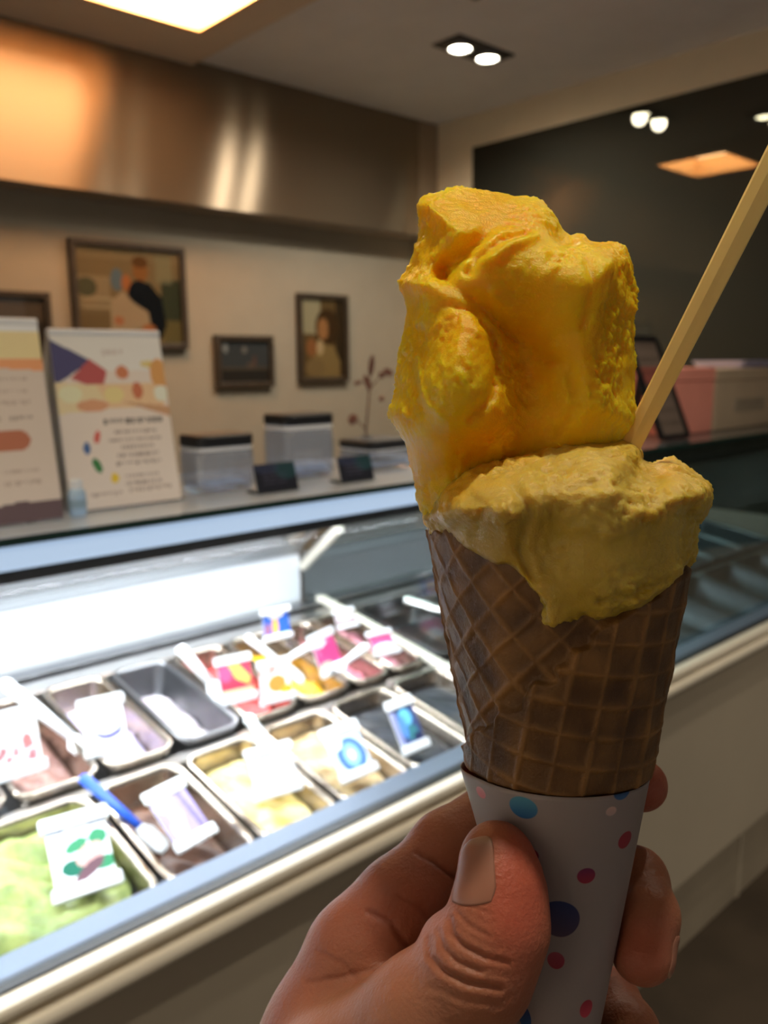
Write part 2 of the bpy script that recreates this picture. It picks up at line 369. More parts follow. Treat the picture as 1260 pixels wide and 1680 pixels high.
c1, ox1 = case(X0C, XS, 'brightly lit glass gelato display case full of pans and flavour cards', True)
c2, ox2 = case(XS+.006, X1C, 'unlit dark glass display case continuing behind the ice cream cone', False)
# partition glass and its slanted metal strut between the cases
pg = thing('case_partition', 'clear glass partition with pale metal edge ending the lit case', 'partition', (XS, 1.25, .775))
bm = bmesh.new()
prof = [(.905, zt(.905)+.004), (1.65, zt(1.65)+.004), (1.65, .975), (1.345, 1.20), (.962, 1.20)]
loft(bm, [[(-.003, y-1.25, z-.775) for y, z in prof], [(.003, y-1.25, z-.775) for y, z in prof]]); bmobj('pane', bm, M['glass'], pg)
bm = bmesh.new(); tube(bm, [(0, 1.645-1.25, .945-.775), (0, 1.50-1.25, 1.065-.775)], .013, 8); bmobj('strut', bm, M['lip'], pg)
bm = bmesh.new()
loft(bm, [[(-.012, y-1.25, z-.775) for y, z in ((.945, zt(.945)), (1.58, zt(1.58)), (1.58, zt(1.58)+.010), (.945, zt(.945)+.010))],
          [(.012, y-1.25, z-.775) for y, z in ((.945, zt(.945)), (1.58, zt(1.58)), (1.58, zt(1.58)+.010), (.945, zt(.945)+.010))]])
bmobj('bottom_trim', bm, M['lip'], pg)

# ----------------------------------------------------------------- pans and their contents
TILT = math.atan(SL)
def tilt_obj(o): o.rotation_euler = (TILT, 0, 0)
def pan(x0, x1, y0, y1, label, depth=.07, m=None):
    cx, cy = (x0+x1)/2, (y0+y1)/2; w_, d_ = x1-x0, (y1-y0)/math.cos(TILT); bm = bmesh.new(); r = .028
    loops = [rrect(w_, d_, r, -.004), rrect(w_, d_, r, .004), rrect(w_-.006, d_-.006, r-.003, .0055), rrect(w_-.016, d_-.016, r-.006, .004),
             rrect(w_-.020, d_-.020, r-.008, -.004), rrect(w_-.034, d_-.034, r-.010, -depth+.01), rrect(w_-.05, d_-.05, .012, -depth)]
    loft(bm, loops, False, True)
    out = [rrect(w_-.012, d_-.012, r-.006, -.004), rrect(w_-.026, d_-.026, r-.010, -depth-.003)]
    loft(bm, out, False, True)
    o = bmobj('gelato_pan', bm, m or M['pansteel'], loc=(cx, cy, zt(cy)+.006), smooth=False); tilt_obj(o)
    o.data.polygons.foreach_set('use_smooth', [len(p.vertices) == 4 for p in o.data.polygons])
    return tag(o, label, 'pan')
def fill(x0, x1, y0, y1, label, c1_, c2_, seed, level=-.012, amp=.012, name='gelato', swirl=40, cat='gelato'):
    cx, cy = (x0+x1)/2, (y0+y1)/2; w_, d_ = x1-x0-.026, (y1-y0)-.026; n = 34; V = []; F = []
    for j in range(n+1):
        for i in range(n+1):
            u, v = i/n*2-1, j/n*2-1
            # squircle mapping keeps the rounded pan corner
            k = 1-.09*(abs(u)*abs(v))**3*2
            x, y = u*w_/2*k, v*d_/2*k
            e = (1-abs(u)**6)*(1-abs(v)**6)
            q = Vector((x*swirl*.5+seed, y*swirl+1.5*math.sin(x*30), seed))
            z = level-.012*(1-e)+e*amp*(mn.noise(q)+.5*mn.noise(q*2.3)+.35)
            V.append((x, y, z))
    for j in range(n):
        for i in range(n): a = j*(n+1)+i; F.append((a, a+1, a+n+2, a+n+1))
    nb = len(V); rim = [i for i in range(n)]+[j*(n+1)+n for j in range(n)]+[n*(n+1)+n-i for i in range(n)]+[(n-j)*(n+1) for j in range(n)]
    for r_ in rim: V.append((V[r_][0]*.94, V[r_][1]*.94, -.060))
    for k in range(len(rim)): F.append((rim[(k+1) % len(rim)], rim[k], nb+k, nb+(k+1) % len(rim)))
    F.append([nb+k for k in range(len(rim))][::-1])
    me = bpy.data.meshes.new(name); me.from_pydata(V, [], F)
    m = mat(label.split(' gelato')[0].replace(' ', '_')+'_surface', c1_, 0.45, col2=c2_, vscale=28, sss=0.15, sscale=.004)
    o = fin(name, me, m, loc=(cx, cy, zt(cy)+.006), smooth=True); tilt_obj(o); return tag(o, label, cat)

FR = [(.175, .440), (.450, .590), (.600, .738), (.750, .893), (.903, 1.050), (1.060, 1.205)]
FY = (.910, 1.158)
BR = [(.225, .345), (.355, .485), (.495, .615), (.625, .745), (.755, .872), (.882, 1.0), (1.010, 1.105), (1.115, 1.208)]
BY = (1.190, 1.482)
pan(*FR[0], *FY, 'steel pan of green gelato in the front row')
fill(*FR[0], *FY, 'swirled green gelato filling the steel pan behind the leaf card', lin((105, 122, 62)), lin((160, 170, 98)), 1.3, amp=.018)
pan(*FR[1], *FY, 'steel pan of dark brown gelato with the purple card in it')
fill(*FR[1], *FY, 'dark chocolate brown gelato low in its pan under the purple card', lin((70, 42, 30)), lin((110, 72, 52)), 4.1, level=-.035)
pan(*FR[2], *FY, 'steel pan of cream yellow gelato in the front row')
fill(*FR[2], *FY, 'pale cream yellow gelato under the overexposed white card', lin((205, 175, 95)), lin((235, 215, 155)), 7.7, level=-.02)
pan(*FR[3], *FY, 'steel pan of beige gelato holding the round blue card')
fill(*FR[3], *FY, 'light beige gelato under the card with a blue ring', lin((175, 145, 100)), lin((205, 180, 135)), 9.2, level=-.02)
pan(*FR[4], *FY, 'steel pan of black gelato holding the dark blue card')
fill(*FR[4], *FY, 'nearly black gelato under the dark blue card', lin((22, 24, 30)), lin((42, 44, 52)), 2.2, level=-.016, amp=.005)
pan(*FR[5], *FY, 'last steel pan of the front row beside the glass partition')
fill(*FR[5], *FY, 'smooth black gelato without a card beside the glass partition', lin((24, 26, 32)), lin((40, 42, 50)), 3.2, level=-.014, amp=.004)
bt = [('steel pan at the left picture edge of the rear row', 'pale plum gelato at the left edge of the rear row', (190, 160, 170), (150, 110, 120), -.03),
      ('steel pan holding the berry card in the rear row', 'pinkish brown gelato under the berry card', (120, 80, 70), (170, 130, 120), -.04),
      ('steel pan holding the card with a purple crescent', 'lavender gelato under the card with a purple crescent', (175, 165, 215), (225, 205, 215), -.04),
      ('nearly empty dark steel pan between crescent card and red card', 'white remains of gelato at the bottom of the empty pan', (235, 225, 230), (205, 185, 195), -.058),
      ('steel pan of red gelato under the red card', 'bright red berry gelato with a white scoop in it', (215, 55, 60), (240, 90, 85), -.036),
      ('steel pan of mango gelato in the rear row', 'golden yellow mango gelato in the rear row pan', (215, 150, 20), (245, 190, 20), -.034),
      ('steel pan of pink gelato in the rear row', 'pink raspberry gelato under the raspberry card', (215, 120, 135), (225, 130, 150), -.034),
      ('steel pan of rose gelato at the partition end of the rear row', 'dusty rose gelato at the partition end of the rear row', (200, 130, 145), (180, 140, 140), -.032)]
for k, (b, (pl, gl, a_, b_, lv)) in enumerate(zip(BR, bt)):
    pan(*b, *BY, pl, m=M['steeld'] if k == 3 else None)
    fill(*b, *BY, gl, lin(a_), lin(b_), 11.+k*3.1, level=lv, amp=.02)

# ----------------------------------------------------------------- flavour cards
def card(A, B, lean, h, cv, label, top=(235, 240, 250), grp=None):
    A = Vector(A); B = Vector(B); u = B-A; w_ = u.length; rz = math.atan2(u.y, u.x)
    c = (A+B)/2; t = thing('flavour_card', label, 'card', c, rz)
    le = math.radians(lean); up = Vector((0, math.sin(le), math.cos(le))); nf = Vector((0, -math.cos(le), math.sin(le)))
    hw = w_/2*.86; q = lambda x, s, d=0: Vector((x, 0, 0))+up*s+nf*d
    print_mesh('card_print', cv, q(-hw, h*.84), (2*hw, 0, 0), up*(-h*.70), M['print_'], t, .001)
    def bar(nm, x0, x1, s0, s1, d0, d1, m):
        bm = bmesh.new(); loft(bm, [[q(x0, s0, d0), q(x1, s0, d0), q(x1, s1, d0), q(x0, s1, d0)], [q(x0, s0, d1), q(x1, s0, d1), q(x1, s1, d1), q(x0, s1, d1)]])
        bmesh.ops.bevel(bm, geom=list(bm.edges), offset=.0018, segments=2, affect='EDGES'); bmobj(nm, bm, m, t)
    bar('header_strip', -w_/2, w_/2, h*.82, h, -.002, .004, M['white'])
    bar('foot_strip', -w_/2, w_/2, 0, h*.17, -.002, .006, M['white'])
    bar('backing', -hw, hw, h*.1, h*.9, -.004, -.0012, M['white'])
    return t
WH = (.85, .86, .9)
def base(c=WH): return Cv(40, 44, c)
G = [lin((60, 140, 100)), lin((30, 110, 90))]
card((.316, .960, .792), (.402, .946, .790), 40, .105, base().rect(.0, .03, .3, .07, (.1, .15, .3)).rect(.7, .03, 1, .07, (.1, .15, .3)).ell(.45, .35, .2, .1, G[0], 1, -20).ell(.82, .3, .16, .14, G[0]).ell(.35, .7, .2, .14, G[1]).ell(.85, .75, .2, .12, G[0]).ell(.65, .55, .26, .18, lin((215, 170, 165)), 1, -25).ell(.6, .8, .3, .1, lin((110, 80, 90)), 1, -30),
     'white card printed with green leaves and a nut, stuck in green gelato')
card((.483, .952, .790), (.553, .965, .792), 52, .100, base(lin((150, 135, 190))).poly([(.2, 0), (.45, .0), (.6, .5), (.45, 1), (.3, 1)], lin((190, 175, 215))).ell(.3, .15, .25, .2, WH).poly([(.7, 0), (.8, 0), (.95, 1), (.8, 1)], lin((110, 95, 160))).ell(.3, .75, .2, .2, lin((200, 165, 190))),
     'purple patterned card leaning in the brown gelato beside the blue spatula')
card((.635, .995, .792), (.715, .980, .790), 32, .080, base((.9, .9, .92)).ell(.5, .55, .3, .3, (.8, .85, .95)).rect(.1, .85, .95, .95, lin((150, 170, 215)), .7),
     'glaring white card standing in the cream yellow gelato')
card((.768, .948, .790), (.846, .946, .790), 42, .094, base(lin((200, 215, 240))).ell(.55, .6, .40, .45, lin((70, 110, 200))).ell(.55, .6, .24, .30, lin((140, 190, 230))).ell(.55, .6, .1, .14, (.8, .9, .95)).ell(.2, .2, .22, .2, WH),
     'white card with a blue ring design standing in beige gelato')
card((.906, .950, .790), (.970, .950, .790), 33, .096, base(lin((60, 75, 120))).rect(0, 0, .2, 1, lin((150, 155, 200))).ell(.55, .3, .25, .25, lin((110, 190, 235))).ell(.6, .7, .25, .2, lin((60, 120, 130))).ell(.35, .5, .15, .3, lin((90, 140, 215))).ell(.8, .85, .2, .1, lin((35, 45, 80))),
     'dark blue and turquoise card standing in black gelato')
card((.335, 1.245, .832), (.420, 1.245, .832), 12, .105, base((.92, .9, .92)).speck(lin((170, 80, 90)), 12, .07, rnd, .1, .55, .9, .95).ell(.75, .5, .1, .15, lin((190, 120, 120))),
     'white card with small red berries, first of the rear row')
card((.475, 1.235, .830), (.550, 1.223, .828), 24, .094, base((.92, .92, .95)).ell(.58, .62, .34, .22, lin((105, 100, 165))).ell(.55, .5, .34, .2, (.92, .92, .95)),
     'white card with a purple crescent shape in the rear row')
card((.742, 1.262, .833), (.815, 1.250, .831), 22, .088, base(lin((205, 50, 80))).poly([(.3, 0), (.6, .0), (.95, .5), (.9, .75), (.5, .5)], lin((250, 190, 90))).ell(.2, .3, .2, .25, lin((235, 80, 130))).rect(0, .8, 1, 1, lin((250, 200, 160))),
     'red card with an orange streak behind a white scoop handle')
card((.795, 1.215, .832), (.865, 1.205, .831), 8, .082, base((.88, .88, .9)).ell(.55, .6, .3, .28, lin((240, 150, 70))).speck(lin((215, 90, 50)), 6, .08, rnd, .0, .05, 1, .3).ell(.85, .85, .2, .15, lin((240, 180, 50))),
     'white card with a round orange fruit beside the mango gelato')
card((.956, 1.235, .832), (1.038, 1.258, .834), 25, .090, base(lin((210, 70, 130))).speck(lin((235, 130, 180)), 10, .09, rnd).ell(.3, .9, .3, .15, lin((250, 200, 170))).ell(.3, .15, .3, .12, WH),
     'pink raspberry card in the rear row')
card((.948, 1.430, .862), (1.022, 1.424, .862), 7, .070, base(lin((45, 95, 190))).ell(.45, .6, .12, .42, lin((245, 170, 80))).ell(.15, .7, .12, .3, lin((150, 100, 130))).ell(.5, .1, .3, .15, WH),
     'blue card with an orange bar at the back of the rear row')
card((1.125, 1.395, .858), (1.185, 1.390, .858), 30, .045, base(lin((160, 140, 145))).ell(.5, .3, .4, .25, WH),
     'small grey and white card near the far partition corner')
card((1.110, 1.250, .836), (1.175, 1.240, .835), 45, .06, base(lin((205, 80, 130))).ell(.5, .75, .5, .25, WH),
     'small magenta and white card in the rose gelato by the partition')

# ----------------------------------------------------------------- spatulas
def spatula(a, b, label, m=None, wid=.022, blade=.05):
    a = Vector(a); b = Vector(b); d = b-a; L = d.length
    t = thing('gelato_spatula', label, 'spatula', b)
    d.normalize(); side = d.cross(Vector((0, 0, 1))).normalized(); n = side.cross(d)
    def sec(p, w_, th): return [p+side*sx*w_+n*sz*th for sx, sz in ((-1, -.6), (-.6, -1), (.6, -1), (1, -.6), (1, .6), (.6, 1), (-.6, 1), (-1, .6))]
    a_ = a-b; bm = bmesh.new()
    loft(bm, [sec(a_, wid*.30, .003), sec(a_+d*.004, wid*.5, .005), sec(a_*.5, wid*.42, .005), sec(-d*.005, wid*.34, .0045)])
    bmobj('handle', bm, m or M['white'], t, smooth=True)
    bm = bmesh.new(); loft(bm, [sec(-d*.006, wid*.34, .0042), sec(d*.008, wid*.9, .003), sec(d*blade*.8, wid*.85, .0022), sec(d*blade, wid*.6, .001)])
    bmobj('blade', bm, M['white'], t); return t
spatula((.418, 1.430, .922), (.485, 1.300, .838), 'white spatula lying across the berry card pan', wid=.026)
spatula((.425, 1.125, .862), (.476, 1.045, .792), 'blue handled spatula reaching into the brown gelato', M['blue'], .018, .045)
spatula((.716, 1.362, .928), (.752, 1.310, .858), 'white spatula standing in the red gelato', wid=.030)
spatula((.850, 1.340, .922), (.902, 1.290, .862), 'white spatula standing in the mango gelato', wid=.026)
spatula((.940, 1.232, .915), (.880, 1.250, .890), 'short white spatula crossing over the orange fruit card', wid=.022, blade=.02)
spatula((.700, 1.112, .876), (.722, 1.050, .812), 'white spatula with its handle over the cream yellow gelato', wid=.02)
spatula((1.058, 1.215, .886), (1.000, 1.225, .858), 'white spatula lying across the foot of the raspberry card', wid=.022, blade=.02)
# dim case: pans coloured dark for its shade and one pale scoop
k = 0
for r_, (y0, y1) in enumerate((FY, BY)):
    for j in range(8):
        a = 1.245+j*.215
        t = pan(a, a+.205, y0, y1, ('front', 'rear')[r_]+'-row pan in the unlit case, '+('first', 'second', 'third', 'fourth', 'fifth', 'sixth', 'seventh', 'eighth')[j]+' from the partition', m=M['pan_dim'])
spatula((1.50, 1.42, .965), (1.46, 1.33, .86), 'pale scoop standing in the unlit case left of the cone', wid=.03)
tb = bmesh.new(); tube(tb, [(1.30, 1.36, .90), (1.40, 1.22, .86)], .010, 8)
tag(bmobj('steel_tube', tb, M['steel']), 'steel scoop handle resting on pans in the unlit case', 'scoop handle')

# ================================================================= THINGS ON THE SHELF
ZS = 1.2605
def menu(xa, xb, xt0, xt1, y0, y1, z1, cv, label):
    ox = (xa+xb)/2; cv.a = np.clip(cv.a*1.32, 0, .93); t = thing('menu_stand', label, 'menu', (ox, y0, ZS)); hz = z1-ZS; dy = y1-y0
    # front sheet bulges slightly like a bent card: built as three flat strips of the print
    O = np.array([xt0-ox, dy, hz]); 
    print_mesh('front_sheet', cv, O, (xt1-xt0, 0, 0), (xa-xt0, -dy, -hz+.003), M['print_'], t, .0015)
    bm = bmesh.new(); loft(bm, [[(xt0-ox, dy+.006, hz), (xt1-ox, dy+.006, hz), (xt1-ox, dy+.008, hz), (xt0-ox, dy+.008, hz)],
                                [(xa-ox, dy+.075, 0.001), (xb-ox, dy+.075, 0.001), (xb-ox, dy+.077, 0.001), (xa-ox, dy+.077, 0.001)]])
    bmobj('back_sheet', bm, M['paperback'], t)
    bm = bmesh.new(); tube(bm, [(xt0-ox, dy+.004, hz), (xt1-ox, dy+.004, hz)], .006, 10); bmobj('top_fold', bm, M['white'], t)
    boxo('base_plate', (xa-ox, xb-ox, 0, dy+.078, 0, .002), M['acryl'], t, 0)
    return t
PK = (.70, .61, .54)
c = Cv(96, 128, PK)
c.rect(0, 0, 1, .22, (.74, .68, .64)); c.poly([(0, .04), (.34, .16), (.0, .30)], lin((75, 72, 110))).poly([(.14, .26), (.32, .15), (.46, .22), (.40, .34)], lin((175, 85, 85)))
c.rect(0, .30, .96, .44, lin((225, 185, 145))).poly([(0, .28), (.35, .30), (.45, .44), (0, .46)], lin((235, 200, 160)))
c.ell(.60, .23, .06, .04, lin((195, 120, 85))).ell(.72, .34, .05, .05, lin((190, 110, 80))).ell(.86, .18, .08, .02, lin((210, 190, 120))).ell(.95, .24, .09, .09, lin((205, 150, 90)))
c.ell(.94, .36, .07, .05, lin((250, 225, 200))).ell(.30, .42, .14, .035, lin((205, 150, 115))).ell(.12, .35, .1, .05, lin((245, 215, 180))).ell(.5, .36, .09, .05, lin((225, 200, 140)))
c.poly([(.55, .40), (1, .44), (1, .50)], lin((190, 145, 110)))
c.row(.44, .62, .095, .035, lin((150, 135, 125)), .5, rnd)
c.row(.38, .92, .50, .035, lin((70, 62, 58)), .95, rnd)
for i, (x0, x1) in enumerate([(.46, .84), (.40, .90), (.50, .80), (.46, .84), (.44, .86), (.50, .82), (.50, .84)]): c.row(x0, x1, .57+i*.045+(.03 if i > 4 else 0), .022, lin((120, 100, 90)), .7, rnd)
c.row(.18, .46, .915, .02, lin((140, 118, 105)), .6, rnd); c.row(.52, .92, .905, .026, lin((130, 108, 95)), .7, rnd)
c.ell(.30, .60, .025, .04, lin((200, 95, 85)), 1, 30).ell(.20, .66, .03, .035, lin((70, 100, 150))).ell(.27, .76, .03, .05, lin((60, 120, 70)), 1, -40).ell(.41, .84, .035, .03, lin((215, 185, 60)))
menu(.410, .580, .424, .582, 1.050, 1.118, 1.492, c, 'white tent menu card with navy triangle, food photos and four coloured dabs')
c = Cv(96, 128, (.60, .51, .44))
c.rect(0, 0, 1, .20, lin((245, 200, 150))).rect(0, 0, 1, .05, (.8, .78, .76)).poly([(.3, .19), (1, .19), (1, .25), (.6, .23)], lin((220, 150, 105)))
for y in (.28, .34, .40, .74, .80): c.row(.10, .42, y, .02, lin((150, 125, 110)), .5, rnd); c.row(.62, .88, y, .02, lin((140, 115, 100)), .5, rnd)
c.row(.1, .66, .475, .025, lin((110, 90, 80)), .7, rnd).row(.72, .88, .475, .025, lin((110, 90, 80)), .7, rnd)
c.rect(.0, .55, .78, .645, lin((170, 105, 80))).ell(.78, .5975, .06, .0475, lin((170, 105, 80)))
c.poly([(.2, 1), (.4, .93), (.7, .90), (1, .91), (1, 1)], lin((95, 78, 82))).rect(0, .95, .5, 1, lin((90, 75, 85)))
menu(.215, .390, .228, .402, 1.020, 1.095, 1.503, c, 'tent menu card with an orange header and brown rounded bar at the left edge')

def jar(x0, x1, y0, y1, z1, lidh, label, body=None):
    ox, oy = (x0+x1)/2, (y0+y1)/2; t = thing('storage_jar', label, 'jar', (ox, oy, ZS)); w_, d_ = x1-x0, y1-y0; hz = z1-ZS-lidh
    bm = bmesh.new(); loft(bm, [rrect(w_*.92, d_*.92, .012, .001), rrect(w_, d_, .014, .008), rrect(w_, d_, .014, hz*.82), rrect(w_*.94, d_*.94, .014, hz*.93), rrect(w_*.94, d_*.94, .014, hz)], True, False)
    loft(bm, [rrect(w_*.86, d_*.86, .010, .006), rrect(w_*.94, d_*.94, .012, .012), rrect(w_*.94, d_*.94, .012, hz*.80), rrect(w_*.88, d_*.88, .012, hz*.93), rrect(w_*.88, d_*.88, .012, hz)], True, False)
    bmobj('jar_body', bm, body or M['acrylb'], t, smooth=False)
    bm = bmesh.new(); loft(bm, [rrect(w_*.97, d_*.97, .014, hz-.001), rrect(w_, d_, .015, hz+.002), rrect(w_, d_, .015, hz+lidh-.003), rrect(w_*.95, d_*.95, .013, hz+lidh)])
    bmobj('lid', bm, M['black'], t)
    # clear rim band under the lid and folded wafers/spoons seen inside as pale shapes
    bm = bmesh.new(); loft(bm, [rrect(w_*.97, d_*.97, .014, hz*.90), rrect(w_*.97, d_*.97, .014, hz-.002)], False, False); bmobj('rim_band', bm, M['white'], t)
    bm = bmesh.new(); loft(bm, [rrect(w_*.80, d_*.80, .010, .012), rrect(w_*.84, d_*.84, .010, hz*.18), rrect(w_*.70, d_*.70, .010, hz*.26)])
    bmobj('contents', bm, mat('jar_contents', (.62, .72, .88), .6, var=.15, vscale=60), t)
    return t
jar(.606, .704, 1.06, 1.13, 1.347, .016, 'low clear square jar with black lid next to the tent menu')
jar(.782, .885, 1.09, 1.165, 1.368, .016, 'taller clear jar with black lid between the two black price tags')
jar(.972, 1.09, 1.10, 1.20, 1.312, .014, 'clear jar with black lid partly hidden behind the gelato')
def sign(x0, x1, y, z1, label, sd):
    ox = (x0+x1)/2; t = thing('price_tag', label, 'sign', (ox, y, ZS)); r = random.Random(sd); h = z1-ZS
    c = Cv(48, 32, lin((28, 30, 42))); c.ell(.78, .2, .3, .4, lin((35, 75, 80)), .7).ell(.3, .15, .3, .2, lin((55, 62, 90)), .6)
    for yy in (.35, .5, .65): c.row(.2, .75, yy, .07, lin((95, 90, 110)), .6, r)
    print_mesh('tag_print', c, (x0-ox, .012, h), (x1-x0, 0, 0), (0, -.012, -h+.002), M['print_'], t, .002)
    boxo('foot', (x0-ox, x1-ox, -.001, .03, 0, .003), M['black'], t, .0005)
sign(.673, .748, 1.015, 1.303, 'black price tag in front of the gap between the two jars', 1)
sign(.832, .903, 1.015, 1.301, 'small black price tag to the right of the taller jar', 2)
vl = thing('glass_vial', 'small bluish clear vial standing between the two menu cards', 'vial', (.411, 1.030, ZS))
bm = bmesh.new(); loft(bm, [ring(.010, .001, 16), ring(.011, .004, 16), ring(.011, .030, 16), ring(.008, .036, 16)]); bmobj('bottle', bm, mat('vial_liquid', (.45, .62, .80), .15, spec=.8), vl, smooth=True)
bm = bmesh.new(); loft(bm, [ring(.0114, .012, 16), ring(.0114, .022, 16)], False, False); bmobj('label_band', bm, mat('vial_label', (.30, .42, .52), .5), vl)
bm = bmesh.new(); loft(bm, [ring(.008, .036, 16), ring(.008, .046, 16), ring(.006, .048, 16)]); bmobj('cap', bm, M['white'], vl)

vs_ = thing('bud_vase', 'tiny clear bud vase holding the dried twig', 'vase', (1.005, 1.15, ZS))
prof = [(.014, .001), (.019, .008), (.020, .025), (.012, .042), (.009, .052), (.011, .058)]
bm = bmesh.new(); loft(bm, [ring(r, z, 20) for r, z in prof], True, False); bmobj('vase_body', bm, M['acrylb'], vs_, smooth=True)
tw = thing('dried_twig', 'dried reddish brown leafy twig standing in the bud vase', 'twig', (1.005, 1.15, ZS+.004))
bm = bmesh.new(); T0 = Vector((1.005, 1.15, ZS+.004)); tube(bm, [Vector(p)-T0 for p in ((1.005, 1.15, ZS+.006), (1.003, 1.15, 1.33), (1.010, 1.15, 1.38), (1.018, 1.15, 1.45))], [.0022, .002, .0018, .001], 6)
tube(bm, [Vector(p)-T0 for p in ((1.008, 1.15, 1.40), (1.03, 1.14, 1.425), (1.052, 1.14, 1.435))], [.0015, .001, .0008], 6)
tube(bm, [Vector(p)-T0 for p in ((1.003, 1.15, 1.33), (.985, 1.15, 1.345), (.968, 1.15, 1.35))], [.0015, .001, .0008], 6)
bmobj('stem', bm, M['twig'], tw, smooth=True)
for p, sx, sz, an in (((1.018, 1.15, 1.445), .007, .020, 10), ((1.006, 1.148, 1.415), .007, .016, -30), ((1.050, 1.14, 1.433), .013, .007, 20), ((1.034, 1.14, 1.428), .008, .006, 30), ((.972, 1.15, 1.350), .012, .010, -20), ((1.038, 1.145, 1.385), .007, .005, 10), ((.985, 1.15, 1.415), .010, .004, -10)):
    bm = bmesh.new(); bmesh.ops.create_uvsphere(bm, u_segments=10, v_segments=6, radius=1)
    bmesh.ops.transform(bm, matrix=Matrix.Translation(Vector(p)-T0) @ Matrix.Rotation(math.radians(an), 4, 'Y') @ Matrix.Diagonal((sx, .002, sz, 1)), verts=bm.verts)
    bmobj('leaf', bm, M['leaf'], tw, smooth=True)

# right-hand group on the shelf of the unlit case
br = thing('brochure_frame', 'black framed brochure leaning in front of the pink carton', 'framed notice', (1.855, 1.02, ZS))
c = Cv(40, 60, lin((120, 105, 95))); c.rect(0, .28, 1, .47, lin((150, 85, 75)))
for i in range(7): c.row(.12, .9, .05+.13*i, .06, lin((75, 62, 55)), .6, rnd)
O = np.array([1.745-1.855, .055, .242]); UXb = np.array([.125, 0, 0]); UYb = np.array([.085, -.055, -.235])
print_mesh('brochure_print', c, O, UXb, UYb, M['print_'], br, .003)
bm = bmesh.new(); nf = np.cross(UYb, UXb); nf /= np.linalg.norm(nf)
def slab(bm, a, b, t0, t1):
    a = np.array(a); b = np.array(b); d = (b-a)/np.linalg.norm(b-a); s_ = np.cross(d, nf)*.006
    loft(bm, [[tuple(p) for p in (a-s_-nf*t0, a+s_-nf*t0, a+s_+nf*t1, a-s_+nf*t1)], [tuple(p) for p in (b-s_-nf*t0, b+s_-nf*t0, b+s_+nf*t1, b-s_+nf*t1)]])
cs = [O, O+UXb, O+UXb+UYb, O+UYb]
for i in range(4): slab(bm, cs[i], cs[(i+1) % 4], .005, .005)
bmobj('frame', bm, M['black'], br)
bm = bmesh.new(); loft(bm, [[tuple(O+UXb*.35+UYb*.2-nf*.006), tuple(O+UXb*.65+UYb*.2-nf*.006), tuple(O+UXb*.65+UYb*.2-nf*.010), tuple(O+UXb*.35+UYb*.2-nf*.010)],
                            [(.02, .12, .001), (.06, .12, .001), (.06, .124, .001), (.02, .124, .001)]]); bmobj('easel_leg', bm, M['black'], br)
def carton(x0, x1, y0, y1, z1, m, name, label, txt=False):
    ox, oy = (x0+x1)/2, (y0+y1)/2; t = thing(name, label, 'box', (ox, oy, ZS)); h = z1-ZS
    boxo('carton_body', (x0-ox, x1-ox, y0-oy, y1-oy, .0005, h*.8), m, t, .002)
    boxo('carton_lid', (x0-ox-.002, x1-ox+.002, y0-oy-.002, y1-oy+.002, h*.8, h), m, t, .003)
    if txt:
        c = Cv(50, 20, (.42, .34, .25)); c.row(.1, .9, .2, .25, (.28, .21, .15), .8, random.Random(8)); c.row(.25, .75, .6, .15, (.28, .21, .15), .7, random.Random(9))
        print_mesh('printed_lettering', c, ((x0-ox)*.45, y0-oy-.0012, h*.5), ((x1-x0)*.45, 0, 0), (0, 0, -h*.22), M['print_'], t, .0008)
    return t
carton(1.955, 2.18, 1.07, 1.27, 1.432, M['pinkbox'], 'pink_carton', 'salmon pink carton behind the leaning black framed brochure')
carton(2.19, 2.62, 1.07, 1.27, 1.428, M['beigebox'], 'beige_carton', 'beige printed carton to the right of the pink carton', True)
lb = thing('lilac_tray', 'pale lilac tray lying on top of the beige carton', 'tray', (2.50, 1.17, 1.4285))
bm = bmesh.new(); loft(bm, [rrect(.20, .14, .015, 0), rrect(.22, .16, .018, .018), rrect(.21, .15, .016, .018), rrect(.19, .13, .013, .003)]); bmobj('tray_body', bm, M['lilac'], lb)
bm = bmesh.new(); loft(bm, [rrect(.224, .164, .02, .017), rrect(.226, .166, .02, .021), rrect(.21, .15, .018, .021)], False, False); bmobj('tray_rim', bm, M['lilac'], lb)

# ================================================================= PICTURES ON THE BACK WALL
def picture(x0, x1, z0, z1, cv, label, fw=.022):
    ox = (x0+x1)/2; oz = z0; t = thing('picture_frame', label, 'picture', (ox, YB, oz)); w_ = x1-x0; h = z1-z0
    for nm, b in (('frame_rail', (-w_/2, w_/2, h-fw, h)), ('frame_rail', (-w_/2, w_/2, 0, fw)), ('frame_stile', (-w_/2, -w_/2+fw, fw, h-fw)), ('frame_stile', (w_/2-fw, w_/2, fw, h-fw))):
        boxo(nm, (b[0], b[1], -.028, -.001, b[2], b[3]), M['frame'], t, .003)
    print_mesh('photo_print', cv, (-w_/2+fw, -.014, h-fw), (w_-2*fw, 0, 0), (0, 0, -(h-2*fw)), M['photo'], t, .010)
    boxo('glazing', (-w_/2+fw, w_/2-fw, -.020, -.018, fw, h-fw), M['glass'], t, 0)
c = Cv(120, 90, lin((110, 95, 70))); c.rect(0, 0, 1, .12, lin((120, 105, 80))).rect(.0, .3, .30, .65, lin((130, 115, 92))).rect(.8, .3, 1, .75, lin((55, 58, 45)))
c.ell(.08, .42, .10, .10, lin((80, 78, 60))).rect(.05, .52, .45, .55, lin((160, 145, 120)), .7).rect(.05, .62, .45, .64, lin((160, 145, 120)), .6).rect(.0, .7, .35, 1, lin((105, 88, 62)))
c.ell(.37, .33, .06, .12, lin((85, 100, 112))).rect(.75, .05, .92, .35, lin((120, 118, 95)), .6).rect(.8, .75, 1, 1, lin((95, 85, 55)))
